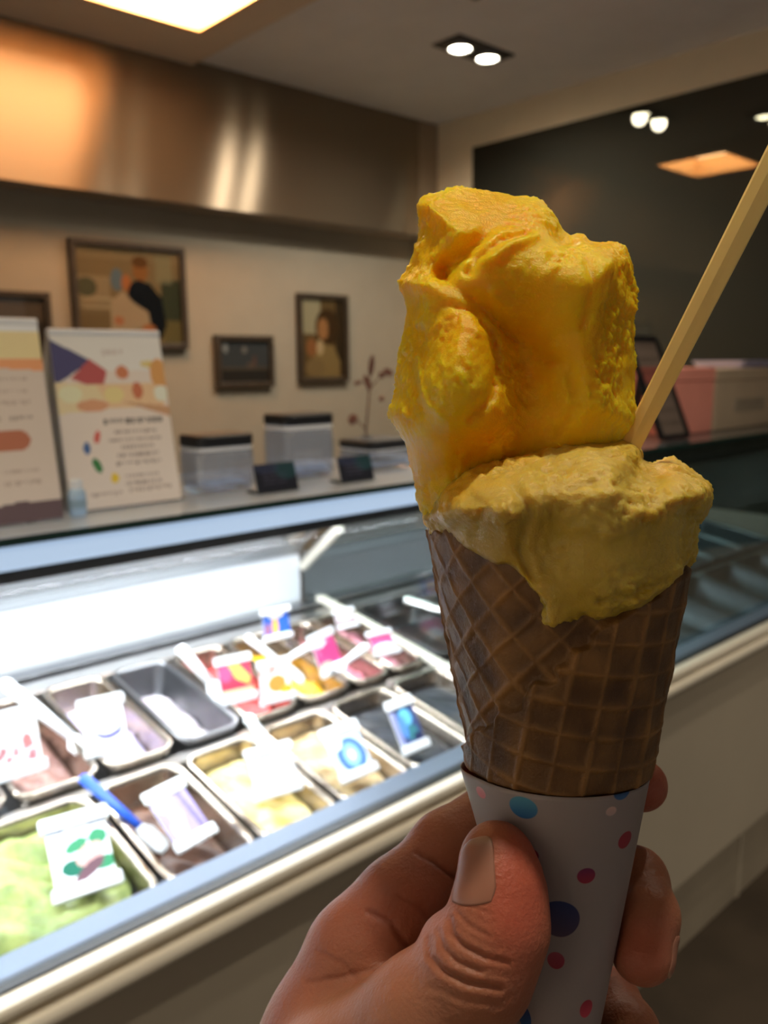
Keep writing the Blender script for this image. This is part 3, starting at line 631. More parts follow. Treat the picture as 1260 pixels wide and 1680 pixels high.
c.ell(.60, .22, .075, .12, lin((125, 85, 50))).ell(.60, .13, .08, .06, lin((90, 62, 35))).ell(.46, .36, .05, .09, lin((150, 95, 60)))
c.poly([(.50, .46), (.56, .34), (.68, .34), (.80, .50), (.84, .80), (.78, .95), (.66, .92), (.60, .66), (.52, .60)], lin((20, 22, 27))).ell(.58, .48, .11, .16, lin((20, 22, 28)))
c.poly([(.30, .56), (.42, .44), (.52, .56), (.66, .66), (.68, .80), (.50, .86), (.50, 1), (.28, 1)], lin((150, 132, 110))).ell(.37, .76, .05, .05, lin((155, 105, 78))).ell(.66, .84, .07, .05, lin((150, 95, 60))).rect(.52, .90, .76, 1, lin((18, 20, 25)))
picture(1.246, 1.705, 1.508, 1.899, c, 'large framed photograph of a man in a dark shirt beside a person in white')
c = Cv(60, 44, lin((62, 64, 68))); c.rect(0, .68, 1, 1, lin((48, 44, 42))).rect(0, .64, 1, .70, lin((78, 70, 62))).ell(.12, .18, .05, .12, lin((130, 132, 135))).ell(.5, .22, .05, .08, lin((115, 110, 108))).ell(.7, .5, .04, .14, lin((92, 68, 62))).ell(.62, .6, .08, .08, lin((88, 75, 68)))
picture(1.827, 2.115, 1.352, 1.568, c, 'small framed dark blue-grey landscape picture, lowest on the wall')
c = Cv(50, 72, lin((95, 75, 48))); c.rect(0, 0, .45, .45, lin((150, 140, 115))).rect(.8, 0, 1, 1, lin((55, 42, 28)))
c.ell(.60, .36, .28, .24, lin((62, 44, 26))).ell(.50, .38, .13, .14, lin((150, 105, 68))).poly([(.2, 1), (.25, .65), (.45, .55), (.75, .60), (.9, .8), (.9, 1)], lin((128, 105, 68))).ell(.22, .62, .12, .12, lin((135, 88, 55))).ell(.42, .62, .08, .1, lin((175, 150, 115))).ell(.3, .88, .22, .12, lin((120, 98, 66)))
picture(2.252, 2.540, 1.366, 1.757, c, 'tall framed portrait photograph of a long haired person holding a hand up')
c = Cv(60, 40, lin((60, 50, 42))); c.rect(0, 0, 1, .35, lin((85, 72, 60))).ell(.6, .45, .3, .15, lin((110, 85, 65))).ell(.2, .5, .2, .2, lin((50, 45, 45)))
picture(.78, 1.165, 1.42, 1.704, c, 'framed dark picture mostly hidden behind the menu at the left edge')

# ================================================================= HELD CONE, GELATO, SPOON, HAND
D0 = 0.240   # distance of the cone axis from the lens, metres
def sk(x, y, wmm):
    d = D0+wmm/1000.0
    return np.stack([(np.asarray(x)-630)/FPX*d, -(np.asarray(y)-840)/FPX*d, np.broadcast_to(d, np.shape(x))], -1)
def skp(x, y, wmm): return np.array([(x-630)/FPX*(D0+wmm/1000), -(y-840)/FPX*(D0+wmm/1000), D0+wmm/1000])
def unsk(Pn): return 630+FPX*Pn[:, 0]/Pn[:, 2], 840-FPX*Pn[:, 1]/Pn[:, 2], (Pn[:, 2]-D0)*1000
BASIS = np.stack([RT, UP, FW])   # rows
def world(Pn): return CAM+np.asarray(Pn) @ BASIS
def mesh_np(name, V, F, m, origin, parent=None, smooth=True, attr=None):
    """V in the hand's working frame (right, up, away); baked to world, origin at a world point"""
    W = world(V)-origin; me = bpy.data.meshes.new(name)
    me.vertices.add(len(W)); me.vertices.foreach_set('co', W.astype(np.float32).ravel())
    F = np.asarray(F, dtype=np.int32); nf = len(F); k = F.shape[1]
    me.loops.add(nf*k); me.loops.foreach_set('vertex_index', F.ravel())
    me.polygons.add(nf); me.polygons.foreach_set('loop_start', np.arange(0, nf*k, k, dtype=np.int32))
    me.update(calc_edges=True); me.validate()
    if attr is not None:
        ca = me.color_attributes.new('ink', 'FLOAT_COLOR', 'POINT')
        ca.data.foreach_set('color', np.concatenate([attr, np.ones((len(attr), 1))], 1).astype(np.float32).ravel())
    o = fin(name, me, m, parent, None if parent else origin, smooth); return o

def surface_nets(Fv, org, h):
    nx, ny, nz = Fv.shape; ins = Fv < 0
    cs = np.zeros((nx-1, ny-1, nz-1), np.int8)
    offs = [(i, j, k) for i in (0, 1) for j in (0, 1) for k in (0, 1)]
    for i, j, k in offs: cs += ins[i:nx-1+i, j:ny-1+j, k:nz-1+k]
    idx = np.argwhere((cs > 0) & (cs < 8)); n = len(idx)
    vid = -np.ones(cs.shape, np.int32); vid[tuple(idx.T)] = np.arange(n)
    C8 = {o: Fv[idx[:, 0]+o[0], idx[:, 1]+o[1], idx[:, 2]+o[2]] for o in offs}
    acc = np.zeros((n, 3)); cnt = np.zeros(n)
    for a in offs:
        for ax in range(3):
            if a[ax] == 0:
                b = list(a); b[ax] = 1; b = tuple(b); fa, fb = C8[a], C8[b]; m = (fa < 0) != (fb < 0)
                t = np.where(m, fa/np.where(fa == fb, 1, fa-fb), 0)
                p = np.tile(np.array(a, float), (n, 1)); p[:, ax] += t
                acc[m] += p[m]; cnt[m] += 1
    V = org+(idx+acc/cnt[:, None])*h; Q = []
    for ax in range(3):
        sl0 = [slice(None)]*3; sl1 = [slice(None)]*3; sl0[ax] = slice(0, -1); sl1[ax] = slice(1, None)
        a, b = ins[tuple(sl0)], ins[tuple(sl1)]; e = np.argwhere(a != b)
        u, v = [(1, 2), (2, 0), (0, 1)][ax]
        e = e[(e[:, u] > 0) & (e[:, v] > 0) & (e[:, u] < Fv.shape[u]-1) & (e[:, v] < Fv.shape[v]-1)]
        fl = a[tuple(e.T)]; c = []
        for du, dv in ((-1, -1), (0, -1), (0, 0), (-1, 0)):
            q = e.copy(); q[:, u] += du; q[:, v] += dv; c.append(vid[tuple(q.T)])
        c = np.stack(c, 1); c[~fl] = c[~fl][:, ::-1]; Q.append(c)
    Q = np.concatenate(Q); return V, Q[(Q >= 0).all(1)]
def vnormals(V, F):
    n = np.cross(V[F[:, 2]]-V[F[:, 0]], V[F[:, 3]]-V[F[:, 1]]); N_ = np.zeros_like(V)
    for k in range(4): np.add.at(N_, F[:, k], n)
    return N_/np.maximum(np.linalg.norm(N_, axis=1), 1e-12)[:, None]
def relax(V, F, it, lam=.5):
    E = np.concatenate([F[:, [0, 1]], F[:, [1, 2]], F[:, [2, 3]], F[:, [3, 0]]])
    for _ in range(it):
        A = np.zeros_like(V); c = np.zeros(len(V)); np.add.at(A, E[:, 0], V[E[:, 1]]); np.add.at(A, E[:, 1], V[E[:, 0]])
        np.add.at(c, E[:, 0], 1); np.add.at(c, E[:, 1], 1); V = V*(1-lam)+lam*A/np.maximum(c, 1)[:, None]
    return V
def fbm(Pn, scale, octv=3, seed=0, ridged=False):
    out = np.zeros(len(Pn)); Q_ = Pn*scale+seed
    for o_ in range(octv):
        v = np.array([mn.noise(Vector(q)) for q in (Q_*(2.1**o_)).tolist()])
        out += (1-2*np.abs(v) if ridged else v)*(.5**o_)
    return out
def poly_sd(Pg, X, Y):
    Pg = np.array(Pg, float); d = np.full(X.shape, 1e9); ins = np.zeros(X.shape, bool)
    for i in range(len(Pg)):
        a, b = Pg[i], Pg[(i+1) % len(Pg)]; e = b-a; t = np.clip(((X-a[0])*e[0]+(Y-a[1])*e[1])/(e@e), 0, 1)
        d = np.minimum(d, np.hypot(X-a[0]-t*e[0], Y-a[1]-t*e[1]))
        if a[1] != b[1]: ins ^= ((Y < a[1]) != (Y < b[1])) & (X < (b[0]-a[0])*(Y-a[1])/(b[1]-a[1])+a[0])
    return np.where(ins, d, -d)
def sdmap(Pg, x0, x1, y0, y1, st=3):
    X, Y = np.meshgrid(np.arange(x0, x1+st, st, float), np.arange(y0, y1+st, st, float)); D = poly_sd(Pg, X, Y)
    def f(px, py):
        u = np.clip((px-x0)/st, 0, D.shape[1]-1.001); v = np.clip((py-y0)/st, 0, D.shape[0]-1.001); i = u.astype(int); j = v.astype(int); a = u-i; b = v-j
        return D[j, i]*(1-a)*(1-b)+D[j, i+1]*a*(1-b)+D[j+1, i]*(1-a)*b+D[j+1, i+1]*a*b
    return f
def gridpts(lo, hi, h):
    lo = np.array(lo); n = np.ceil((np.array(hi)-lo)/h).astype(int)+1
    g = np.stack(np.meshgrid(*[lo[i]+np.arange(n[i])*h for i in range(3)], indexing='ij'), -1); return g, lo, tuple(n)
def smin(a, b, k): hh = np.clip(.5+.5*(b-a)/k, 0, 1); return b*(1-hh)+a*hh-k*hh*(1-hh)
def bump(x, y, cx, cy, sx, sy, rot, amp):
    r = math.radians(rot); dx, dy = x-cx, y-cy; u = dx*math.cos(r)+dy*math.sin(r); v = -dx*math.sin(r)+dy*math.cos(r)
    return amp*np.exp(-.5*((u/sx)**2+(v/sy)**2))
def polyd(x, y, pts):
    d = np.full(x.shape, 1e9)
    for a, b in zip(pts, pts[1:]):
        a = np.array(a, float); b = np.array(b, float); e = b-a; t = np.clip(((x-a[0])*e[0]+(y-a[1])*e[1])/(e@e), 0, 1)
        d = np.minimum(d, np.hypot(x-a[0]-t*e[0], y-a[1]-t*e[1]))
    return d

# cone axis in the working frame: straight line at sketch x=912
AX0, AX1 = skp(913, 870, 0), skp(913, 2020, 0)
axd = (AX1-AX0)/np.linalg.norm(AX1-AX0); PXM = D0/FPX
def cone_r(s): return max(0.0, (215-.187*(s/PXM))*PXM)  # s: metres below rim
# frame around the axis: side, front (towards the viewer)
eS = np.array([1., 0, 0]); eF = np.cross(axd, eS); eF = eF/np.linalg.norm(eF)
if eF[2] > 0: eF = -eF
def cone_pt(th, s, r): return AX0+axd*s+(eS*math.cos(th)+eF*math.sin(th))*r

# ---- waffle cone: rolled sheet, pressed grid, stepped overlapping edge
def build_cone():
    L = 1135*PXM; nT, nS = 620, 460; th = np.linspace(0, 2*math.pi, nT, endpoint=False); s = np.linspace(0, 1, nS)*L
    TH, SS = np.meshgrid(th, s); R_ = (215-.187*(SS/PXM))*PXM; R_ = np.maximum(R_, .0008)
    apex = 215/.187*PXM; rho = apex-SS; k = math.sin(math.atan(.187))  # development angle factor
    phi = TH*k*1.0
    # developed coordinates
    # front-facing angle is pi/2
    ph = (TH-math.pi/2)*k
    U = rho*np.sin(ph)*1.0; Vv = rho*np.cos(ph)
    # where the overlap edge of the rolled sheet runs, measured on the facing side
    _Q = AX0+axd*SS[..., None]+(eS*np.cos(TH)[..., None]+eF*np.sin(TH)[..., None])*R_[..., None]
    PX = 630+FPX*_Q[..., 0]/_Q[..., 2]; PY = 840-FPX*_Q[..., 1]/_Q[..., 2]
    front = np.sin(TH) > -.15
    edge = [(1150, 900), (1120, 940), (1060, 985), (985, 1030), (965, 1058), (945, 1066), (930, 1090), (915, 1095), (914, 1118), (880, 1121), (862, 1146), (858, 1160), (820, 1164), (811, 1192), (776, 1192), (765, 1219), (740, 1235), (700, 1260)]
    pg = edge+[(700, 2100), (1300, 2100), (1300, 925)]
    D = poly_sd(pg, PX, PY)+3*np.sin(PX*.11)+2*np.sin(PY*.23)
    outer = np.clip(D/7+.5, 0, 1)*front
    outer = np.where(front, outer, np.clip(.5, 0, 1))
    def grid(a, sp, u0, v0):
        a = math.radians(a); x = (U*math.cos(a)+Vv*math.sin(a)-u0)/sp; y = (-U*math.sin(a)+Vv*math.cos(a)-v0)/sp
        dx = np.abs(x-np.round(x)); dy = np.abs(y-np.round(y)); d = np.minimum(dx, dy)+.03*np.sin(x*3.1+y)
        return np.exp(-(d/.085)**2)
    sp = .0083
    g = grid(8, sp, .001, .0)*outer+grid(43, sp*1.05, .002, .003)*(1-outer)
    nz = np.array([mn.noise(Vector((a*120, b*120, 3.1))) for a, b in zip(U.ravel(), Vv.ravel())]).reshape(U.shape)
    nz2 = np.array([mn.noise(Vector((a*600, b*600, 1.1))) for a, b in zip(U.ravel(), Vv.ravel())]).reshape(U.shape)
    lowf = np.array([mn.noise(Vector((math.cos(a)*1.3, math.sin(a)*1.3, b*25))) for a, b in zip(TH.ravel(), SS.ravel())]).reshape(U.shape)
    fade = np.clip(.75+.5*nz, .2, 1)
    H_ = g*.0007*fade+outer*.0021+nz*.0004+nz2*.00012+lowf*.0008
    H_ = H_*np.where(SS > 386*PXM, .5, 1)-np.clip((SS-380*PXM)/.002, 0, 1)*.0008
    RR = R_+H_*np.clip(R_/.006, 0, 1)-.0012
    # rim: ragged
    rag = (np.sin(TH*9)+np.sin(TH*23+1))*.0009
    S2 = SS+np.where(SS < .004, rag*(1-SS/.004), 0)
    V = AX0+axd*S2[..., None]+(eS*np.cos(TH)[..., None]+eF*np.sin(TH)[..., None])*RR[..., None]
    Vi = AX0+axd*(S2[:40:3])[..., None]+(eS*np.cos(TH[:40:3])[..., None]+eF*np.sin(TH[:40:3])[..., None])*(R_[:40:3]-.0035)[..., None]
    n1 = nS*nT; V = np.concatenate([V.reshape(-1, 3), Vi.reshape(-1, 3)])
    j, i = np.meshgrid(np.arange(nS-1), np.arange(nT), indexing='ij'); a = j*nT+i; b = j*nT+(i+1) % nT
    F = np.stack([a, b, b+nT, a+nT], -1).reshape(-1, 4)
    ni = len(Vi); j, i = np.meshgrid(np.arange(ni-1), np.arange(nT), indexing='ij'); a = n1+j*nT+i; b = n1+j*nT+(i+1) % nT
    F2 = np.stack([a, a+nT, b+nT, b], -1).reshape(-1, 4)
    i = np.arange(nT); F3 = np.stack([i, n1+i, n1+(i+1) % nT, (i+1) % nT], -1)
    # baked colour: pressed cells toast darker, ridges paler; brown patches
    t = np.clip(.3+.55*g*fade+.6*nz, 0, 1)[..., None]
    c0 = np.array([.085, .036, .010]); c1_ = np.array([.30, .145, .04]); col = c0*(1-t)+c1_*t
    col = col*(1+.25*lowf[..., None]); col = np.concatenate([col.reshape(-1, 3), np.tile([.45, .22, .07], (ni*nT, 1))])
    return V, np.concatenate([F, F2, F3]), np.clip(col, 0, 1)
held = world(skp(913, 1500, 0))
V, F, col = build_cone()
m_cone = mat('baked_wafer', (1, 1, 1), 0.5, attr='ink', bump=.3, bscale=1500, sss=.12, ssr=(1, .4, .1), sscale=.002, spec=.5)
cone = mesh_np('waffle_cone', V, F, m_cone, held, attr=col)
tag(cone, 'brown rolled waffle cone with pressed grid held in the hand', 'cone')

# ---- paper sleeve with coloured dots
def build_sleeve():
    s0 = 388*PXM; s1 = 1128*PXM; nT, nS = 200, 90
    th = np.linspace(0, 2*math.pi, nT, endpoint=False); s = np.linspace(s0, s1, nS); TH, SS = np.meshgrid(th, s)
    R_ = (215-.187*(SS/PXM))*PXM+.0008
    fl = np.exp(-((TH-math.pi*.99)/.28)**2)*np.clip(1-(SS-s0)/.02, 0, 1); R_ = R_+fl*.0020
    out = AX0+axd*SS[..., None]+(eS*np.cos(TH)[..., None]+eF*np.sin(TH)[..., None])*R_[..., None]
    inn = AX0+axd*SS[..., None]+(eS*np.cos(TH)[..., None]+eF*np.sin(TH)[..., None])*(R_-.00035)[..., None]
    V = np.concatenate([out.reshape(-1, 3), inn.reshape(-1, 3)]); n1 = nS*nT
    j, i = np.meshgrid(np.arange(nS-1), np.arange(nT), indexing='ij'); a = j*nT+i; b = j*nT+(i+1) % nT
    F = np.stack([a, b, b+nT, a+nT], -1).reshape(-1, 4); F2 = np.stack([a, a+nT, b+nT, b], -1).reshape(-1, 4)+n1
    i = np.arange(nT); F3 = np.stack([i, n1+i, n1+(i+1) % nT, (i+1) % nT], -1); lb_ = (nS-1)*nT
    F4 = np.stack([lb_+i, lb_+(i+1) % nT, n1+lb_+(i+1) % nT, n1+lb_+i], -1)
    return V, np.concatenate([F, F2, F3, F4]), TH, SS, R_
V, F, TH, SS, R_ = build_sleeve()
# dots are printed flat: centre in (angle, distance below rim) with radius in metres
def dotmat(dots):
    m = bpy.data.materials.new('dotted_sleeve_paper'); m.use_nodes = True; nt = m.node_tree; N = nt.nodes; Lk = nt.links; b = N['Principled BSDF']
    b.inputs['Roughness'].default_value = .45; b.inputs['Subsurface Weight'].default_value = .15; b.inputs['Subsurface Scale'].default_value = .002
    uv = N.new('ShaderNodeUVMap'); uv.uv_map = 'UVMap'; prev = None
    for (u, v, r, c_, c2_) in dots:
        d = N.new('ShaderNodeVectorMath'); d.operation = 'SUBTRACT'; Lk.new(uv.outputs[0], d.inputs[0]); d.inputs[1].default_value = (u, v, 0)
        ln = N.new('ShaderNodeVectorMath'); ln.operation = 'LENGTH'; Lk.new(d.outputs[0], ln.inputs[0])
        mr = N.new('ShaderNodeMapRange'); mr.inputs['From Min'].default_value = r-.015; mr.inputs['From Max'].default_value = r+.015
        mr.inputs['To Min'].default_value = 1; mr.inputs['To Max'].default_value = 0; Lk.new(ln.outputs['Value'], mr.inputs['Value'])
        sp = N.new('ShaderNodeSeparateXYZ'); Lk.new(d.outputs[0], sp.inputs[0])
        g = N.new('ShaderNodeMapRange'); g.inputs['From Min'].default_value = -r; g.inputs['From Max'].default_value = r; Lk.new(sp.outputs['Y'], g.inputs['Value'])
        cm = N.new('ShaderNodeMix'); cm.data_type = 'RGBA'; Lk.new(g.outputs[0], cm.inputs['Factor']); cm.inputs['A'].default_value = (*c_, 1); cm.inputs['B'].default_value = (*c2_, 1)
        mx = N.new('ShaderNodeMix'); mx.data_type = 'RGBA'; Lk.new(mr.outputs[0], mx.inputs['Factor']); Lk.new(cm.outputs['Result'], mx.inputs['B'])
        if prev: Lk.new(prev.outputs['Result'], mx.inputs['A'])
        else: mx.inputs['A'].default_value = (.31, .255, .25, 1)
        prev = mx
    Lk.new(prev.outputs['Result'], b.inputs['Base Color']); return m
def sv(x, y, rpx, c_, c2_):
    """x, y on the photographed front: convert to (angle*radius, height) in cm at that point"""
    s = (y-870)*PXM; th = math.pi/2
    for _ in range(60):
        r = (215-.187*s/PXM)*PXM+.0008; P_ = cone_pt(th, s, r); yy = 840-FPX*P_[1]/P_[2]; xx = 630+FPX*P_[0]/P_[2]
        s += (y-yy)*PXM*.5; th = min(3.1, max(.05, th-(x-xx)*PXM/r*.4))
    return (th*1.9, s*100, rpx*PXM*100*.9, c_, c2_)
BL, TL, RD, NV, PR = lin((45, 95, 150)), lin((75, 140, 165)), lin((150, 40, 60)), lin((38, 52, 105)), lin((110, 35, 80))
dots = [sv(858, 1325, 19, TL, BL), sv(962, 1437, 14, PR, RD), sv(918, 1508, 33, NV, lin((80, 62, 85))), sv(1021, 1300, 13, NV, BL), sv(1003, 1331, 8, lin((205, 170, 160)), lin((190, 160, 160))),
        sv(1026, 1378, 15, RD, RD), sv(870, 1402, 12, RD, PR), sv(912, 1576, 16, lin((150, 60, 80)), RD), sv(858, 1665, 26, NV, BL), sv(962, 1655, 17, RD, lin((200, 70, 90))),
        sv(790, 1300, 10, lin((215, 150, 160)), lin((215, 120, 130)))]
for a_, s_, r_, c_ in ((3.6, 9, .35, BL), (4.3, 8, .25, RD), (5.2, 9.5, .4, TL), (5.8, 12, .3, NV), (4.0, 13, .4, RD), (4.9, 15, .3, PR)): dots.append((a_*1.9, s_, r_, c_, c_))
slv = mesh_np('paper_sleeve', V, F, dotmat(dots), held)
tag(slv, 'white paper cone sleeve with blue and red dots gripped by the fingers', 'cone sleeve')
uvl = slv.data.uv_layers.new(name='UVMap'); n1 = TH.size
li = np.zeros(len(slv.data.loops), np.int32); slv.data.loops.foreach_get('vertex_index', li); vi = li % n1
uvs = np.stack([TH.ravel()[vi]*1.9, SS.ravel()[vi]*100], 1)
# unwrap across the seam
lp = uvs.reshape(-1, 4, 2); wrap = (lp[:, :, 0].max(1)-lp[:, :, 0].min(1)) > 6; lp[wrap, :, 0] = np.where(lp[wrap, :, 0] < 3, lp[wrap, :, 0]+2*math.pi*1.9, lp[wrap, :, 0])
uvl.data.foreach_set('uv', lp.reshape(-1).astype(np.float32))

# ---- gelato scoops
MANGO = [(686, 338), (692, 327), (713, 323), (752, 314), (789, 312), (830, 319), (883, 330), (904, 348), (917, 380), (935, 393), (946, 387), (959, 390), (963, 400), (998, 401), (1019, 411), (1032, 437), (1039, 479), (1043, 510), (1034, 523), (1034, 573), (1040, 600), (1037, 626), (1037, 657), (1043, 683), (1035, 707), (1020, 716), (1005, 760), (960, 800), (900, 812), (800, 850), (735, 866), (697, 850), (688, 828), (680, 795), (671, 765), (667, 738), (652, 699), (642, 683), (650, 641), (658, 573), (664, 505), (652, 474), (650, 461), (663, 448), (676, 432), (679, 411), (689, 385)]
PALE = [(696, 850), (715, 800), (760, 760), (830, 745), (914, 728), (960, 716), (1014, 722), (1032, 727), (1047, 741), (1050, 755), (1071, 762), (1082, 756), (1103, 754), (1122, 762), (1137, 775), (1152, 783), (1166, 793), (1167, 825), (1155, 846), (1134, 859), (1131, 880), (1133, 898), (1137, 906), (1129, 924), (1116, 945), (1103, 961), (1086, 975), (1071, 984), (1052, 1003), (1019, 1013), (988, 1021), (975, 1018), (960, 1014), (945, 1020), (928, 1026), (904, 1032), (890, 1026), (886, 1014), (892, 998), (882, 980), (867, 966), (846, 948), (830, 932), (812, 936), (794, 924), (770, 906), (745, 890), (716, 872)]
def scoop(poly, T_mm, Re, wc, lo, hi, h, extra=None):
    x0, y0, x1, y1 = min(p[0] for p in poly)-40, min(p[1] for p in poly)-40, max(p[0] for p in poly)+40, max(p[1] for p in poly)+40
    f = sdmap(poly, x0, x1, y0, y1); g, org, n = gridpts(lo, hi, h); G_ = g.reshape(-1, 3); px, py, wm = unsk(G_)
    D = f(px, py)*PXM*1000
    u_ = np.clip(D/Re, 0, 1); T = T_mm*np.sqrt(np.maximum(0, 2*u_-u_*u_))*(.86+.14*np.clip(D/Re/2, 0, 1))
    v = np.where(D > 0, np.abs(wm-wc)-T, np.abs(wm-wc)*.3-D*1.0)
    # blunt fine gradient near the outline so that the surface stays smooth
    if extra is not None: v = extra(v, D, px, py, wm, G_)
    V, F = surface_nets(v.reshape(n), org, h); V = relax(V, F, 3); return V, F
lo = skp(636, 890, -34)-.004; 
def bounds(poly, w0, w1):
    c = np.array([skp(x, y, w_) for x in (min(p[0] for p in poly)-22, max(p[0] for p in poly)+22) for y in (min(p[1] for p in poly)-22, max(p[1] for p in poly)+22) for w_ in (w0, w1)])
    return c.min(0), c.max(0)
def mango_relief(x, y):
    z = bump(x, y, 700, 345, 22, 22, 0, 4)+bump(x, y, 800, 340, 90, 26, 5, -3)
    z += bump(x, y, 885, 455, 85, 55, 15, 6)+bump(x, y, 742, 600, 55, 68, 0, 8)+bump(x, y, 985, 560, 36, 120, 0, 5)
    z += bump(x, y, 690, 470, 26, 34, 0, 4)+bump(x, y, 760, 690, 60, 40, 0, 3)+bump(x, y, 985, 430, 36, 30, 0, 3)
    z += bump(x, y, 755, 415, 46, 12, -38, -7)+bump(x, y, 730, 440, 14, 24, 0, -4)
    z += bump(x, y, 868, 610, 32, 95, -8, -7)+bump(x, y, 812, 520, 50, 10, 35, -4)+bump(x, y, 820, 760, 90, 30, -10, -5)
    z += bump(x, y, 925, 398, 14, 12, 0, -4)+bump(x, y, 676, 640, 10, 80, 3, -2.5)+bump(x, y, 655, 680, 14, 30, 0, 1)
    z += 1.6*np.exp(-(polyd(x, y, [(683, 590), (690, 640), (700, 668), (722, 686)])/4)**2)
    z -= 1.5*np.exp(-(polyd(x, y, [(676, 600), (682, 650), (694, 678)])/5)**2)
    z -= 2.6*np.exp(-(polyd(x, y, [(862, 384), (820, 400), (785, 425), (768, 450)])/9)**2)
    z += 1.5*np.exp(-(polyd(x, y, [(870, 396), (830, 412), (795, 438)])/9)**2)
    z -= 1.7*np.exp(-(polyd(x, y, [(700, 522), (735, 506), (775, 515), (805, 550), (815, 600), (803, 655), (765, 692)])/8)**2)
    z -= 1.3*np.exp(-(polyd(x, y, [(835, 600), (880, 575), (930, 600), (945, 660), (920, 710)])/9)**2)
    z -= 1.2*np.exp(-(polyd(x, y, [(945, 430), (960, 480), (950, 540)])/9)**2)
    return z
def roughen(V, F, relief, a_big, a_mid, a_fine, seed, wfront=1.0):
    px, py, wm = unsk(V); N_ = vnormals(V, F)
    fr = np.clip(-N_[:, 2], 0, 1)
    V = V+np.stack([0*px, 0*px, -relief(px, py)/1000*1.35*fr*wfront], 1)
    n1_ = fbm(V, 55, 2, seed); n2_ = fbm(V, 150, 3, seed+5, True); n3_ = fbm(V, 620, 3, seed+9); msk = fbm(V, 70, 1, seed+3)
    d = n1_*a_big+(n2_-.6)*a_mid*np.clip(.5+1.4*msk, .12, 1.3)+n3_*a_fine*np.clip(.7+1.2*msk, .3, 1.5)
    return V+N_*d[:, None], n1_, n2_, n3_
H = .00072
lo, hi = bounds(MANGO, -42, 40)
V, F = scoop(MANGO, 26, 17, 2, lo, hi, H)
V, n1_, n2_, n3_ = roughen(V, F, mango_relief, .0016, .0009, .0007, 2.0)
px, py, wm = unsk(V)
def mixc(a, b, t): t = np.clip(t, 0, 1)[:, None]; return np.array(a)*(1-t)+np.array(b)*t
col = mixc((.95, .50, .006), (.97, .62, .015), .5+.9*n1_)
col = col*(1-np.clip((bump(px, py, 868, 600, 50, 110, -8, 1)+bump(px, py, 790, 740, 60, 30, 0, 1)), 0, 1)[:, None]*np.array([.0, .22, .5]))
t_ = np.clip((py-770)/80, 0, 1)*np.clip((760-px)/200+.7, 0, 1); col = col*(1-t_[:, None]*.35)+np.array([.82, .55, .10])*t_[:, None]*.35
m_gel = mat('mango_sorbet', (1, 1, 1), .34, attr='ink', sss=1.0, ssr=(1.0, .55, .08), sscale=.006, bump=.35, bscale=1800, spec=.3)
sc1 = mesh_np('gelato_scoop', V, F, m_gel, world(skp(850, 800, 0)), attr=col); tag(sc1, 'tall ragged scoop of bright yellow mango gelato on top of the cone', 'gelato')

conef = lambda s: (215-.187*(s/PXM))*PXM
def pale_extra(v, D, px, py, wm, G_):
    q = G_-AX0; s = q@axd; rad = np.linalg.norm(q-s[:, None]*axd, axis=1)
    tck = .0030+.0025*np.clip((1000-py)/120, 0, 1)
    f_ = np.clip((s+.006)/.022, 0, 1); f_ = f_*f_*(3-2*f_)
    shell = np.abs(rad-(conef(np.maximum(s, 0))+.0012)+.009*(1-f_))-tck
    Dd = D/1000-.0002; e = np.maximum(shell, -Dd)+0.35*np.maximum(0, .003-np.maximum(Dd, 0))*(Dd > -.003)
    e = np.maximum(e, -.008-s)
    e = np.where(wm < 4, e*1000, 5.0)
    return smin(v, e, 5.0)
lo, hi = bounds(PALE, -46, 40)
PALE_UP = [p for p in PALE]
V, F = scoop(PALE, 39, 15, -1, lo, hi, H, pale_extra)
def pale_relief(x, y):
    z = bump(x, y, 950, 800, 95, 60, -15, 6)+bump(x, y, 1125, 810, 34, 28, 0, 4)+bump(x, y, 1040, 900, 70, 60, 0, 3)
    z += bump(x, y, 815, 860, 34, 42, 0, 4)+bump(x, y, 770, 860, 22, 20, 0, 2)+bump(x, y, 900, 890, 30, 40, 0, -3)
    z += bump(x, y, 1075, 790, 26, 14, 20, -3)+1.4*np.exp(-(polyd(x, y, [(855, 757), (900, 745), (945, 722)])/6)**2)
    z -= 1.8*np.exp(-(polyd(x, y, [(835, 790), (862, 840), (850, 900), (870, 950)])/10)**2)
    z -= 1.2*np.exp(-(polyd(x, y, [(760, 800), (790, 830), (775, 880)])/8)**2)
    z += 1.5*np.exp(-(polyd(x, y, [(985, 868), (1040, 838), (1100, 858), (1135, 862)])/14)**2)
    z -= 1.5*np.exp(-(polyd(x, y, [(985, 985), (1040, 975), (1090, 950)])/7)**2)
    return z
V, n1_, n2_, n3_ = roughen(V, F, pale_relief, .0015, .0012, .0007, 12.0)
px, py, wm = unsk(V)
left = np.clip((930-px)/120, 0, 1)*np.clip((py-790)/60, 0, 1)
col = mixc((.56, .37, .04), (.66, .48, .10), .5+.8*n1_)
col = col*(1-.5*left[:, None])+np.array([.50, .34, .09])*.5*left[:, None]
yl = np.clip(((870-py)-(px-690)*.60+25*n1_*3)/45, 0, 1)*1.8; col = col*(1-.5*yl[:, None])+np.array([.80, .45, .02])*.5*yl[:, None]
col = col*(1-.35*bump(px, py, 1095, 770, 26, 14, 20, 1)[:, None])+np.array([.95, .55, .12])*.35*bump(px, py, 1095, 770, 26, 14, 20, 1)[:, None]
m_pal = mat('pale_sorbet', (1, 1, 1), .36, attr='ink', sss=.9, ssr=(1.0, .7, .25), sscale=.005, bump=.35, bscale=1800, spec=.4)
sc2 = mesh_np('gelato_scoop', V, F, m_pal, world(skp(913, 930, 0)), attr=col); tag(sc2, 'pale lemon coloured scoop overhanging the rim of the cone', 'gelato')

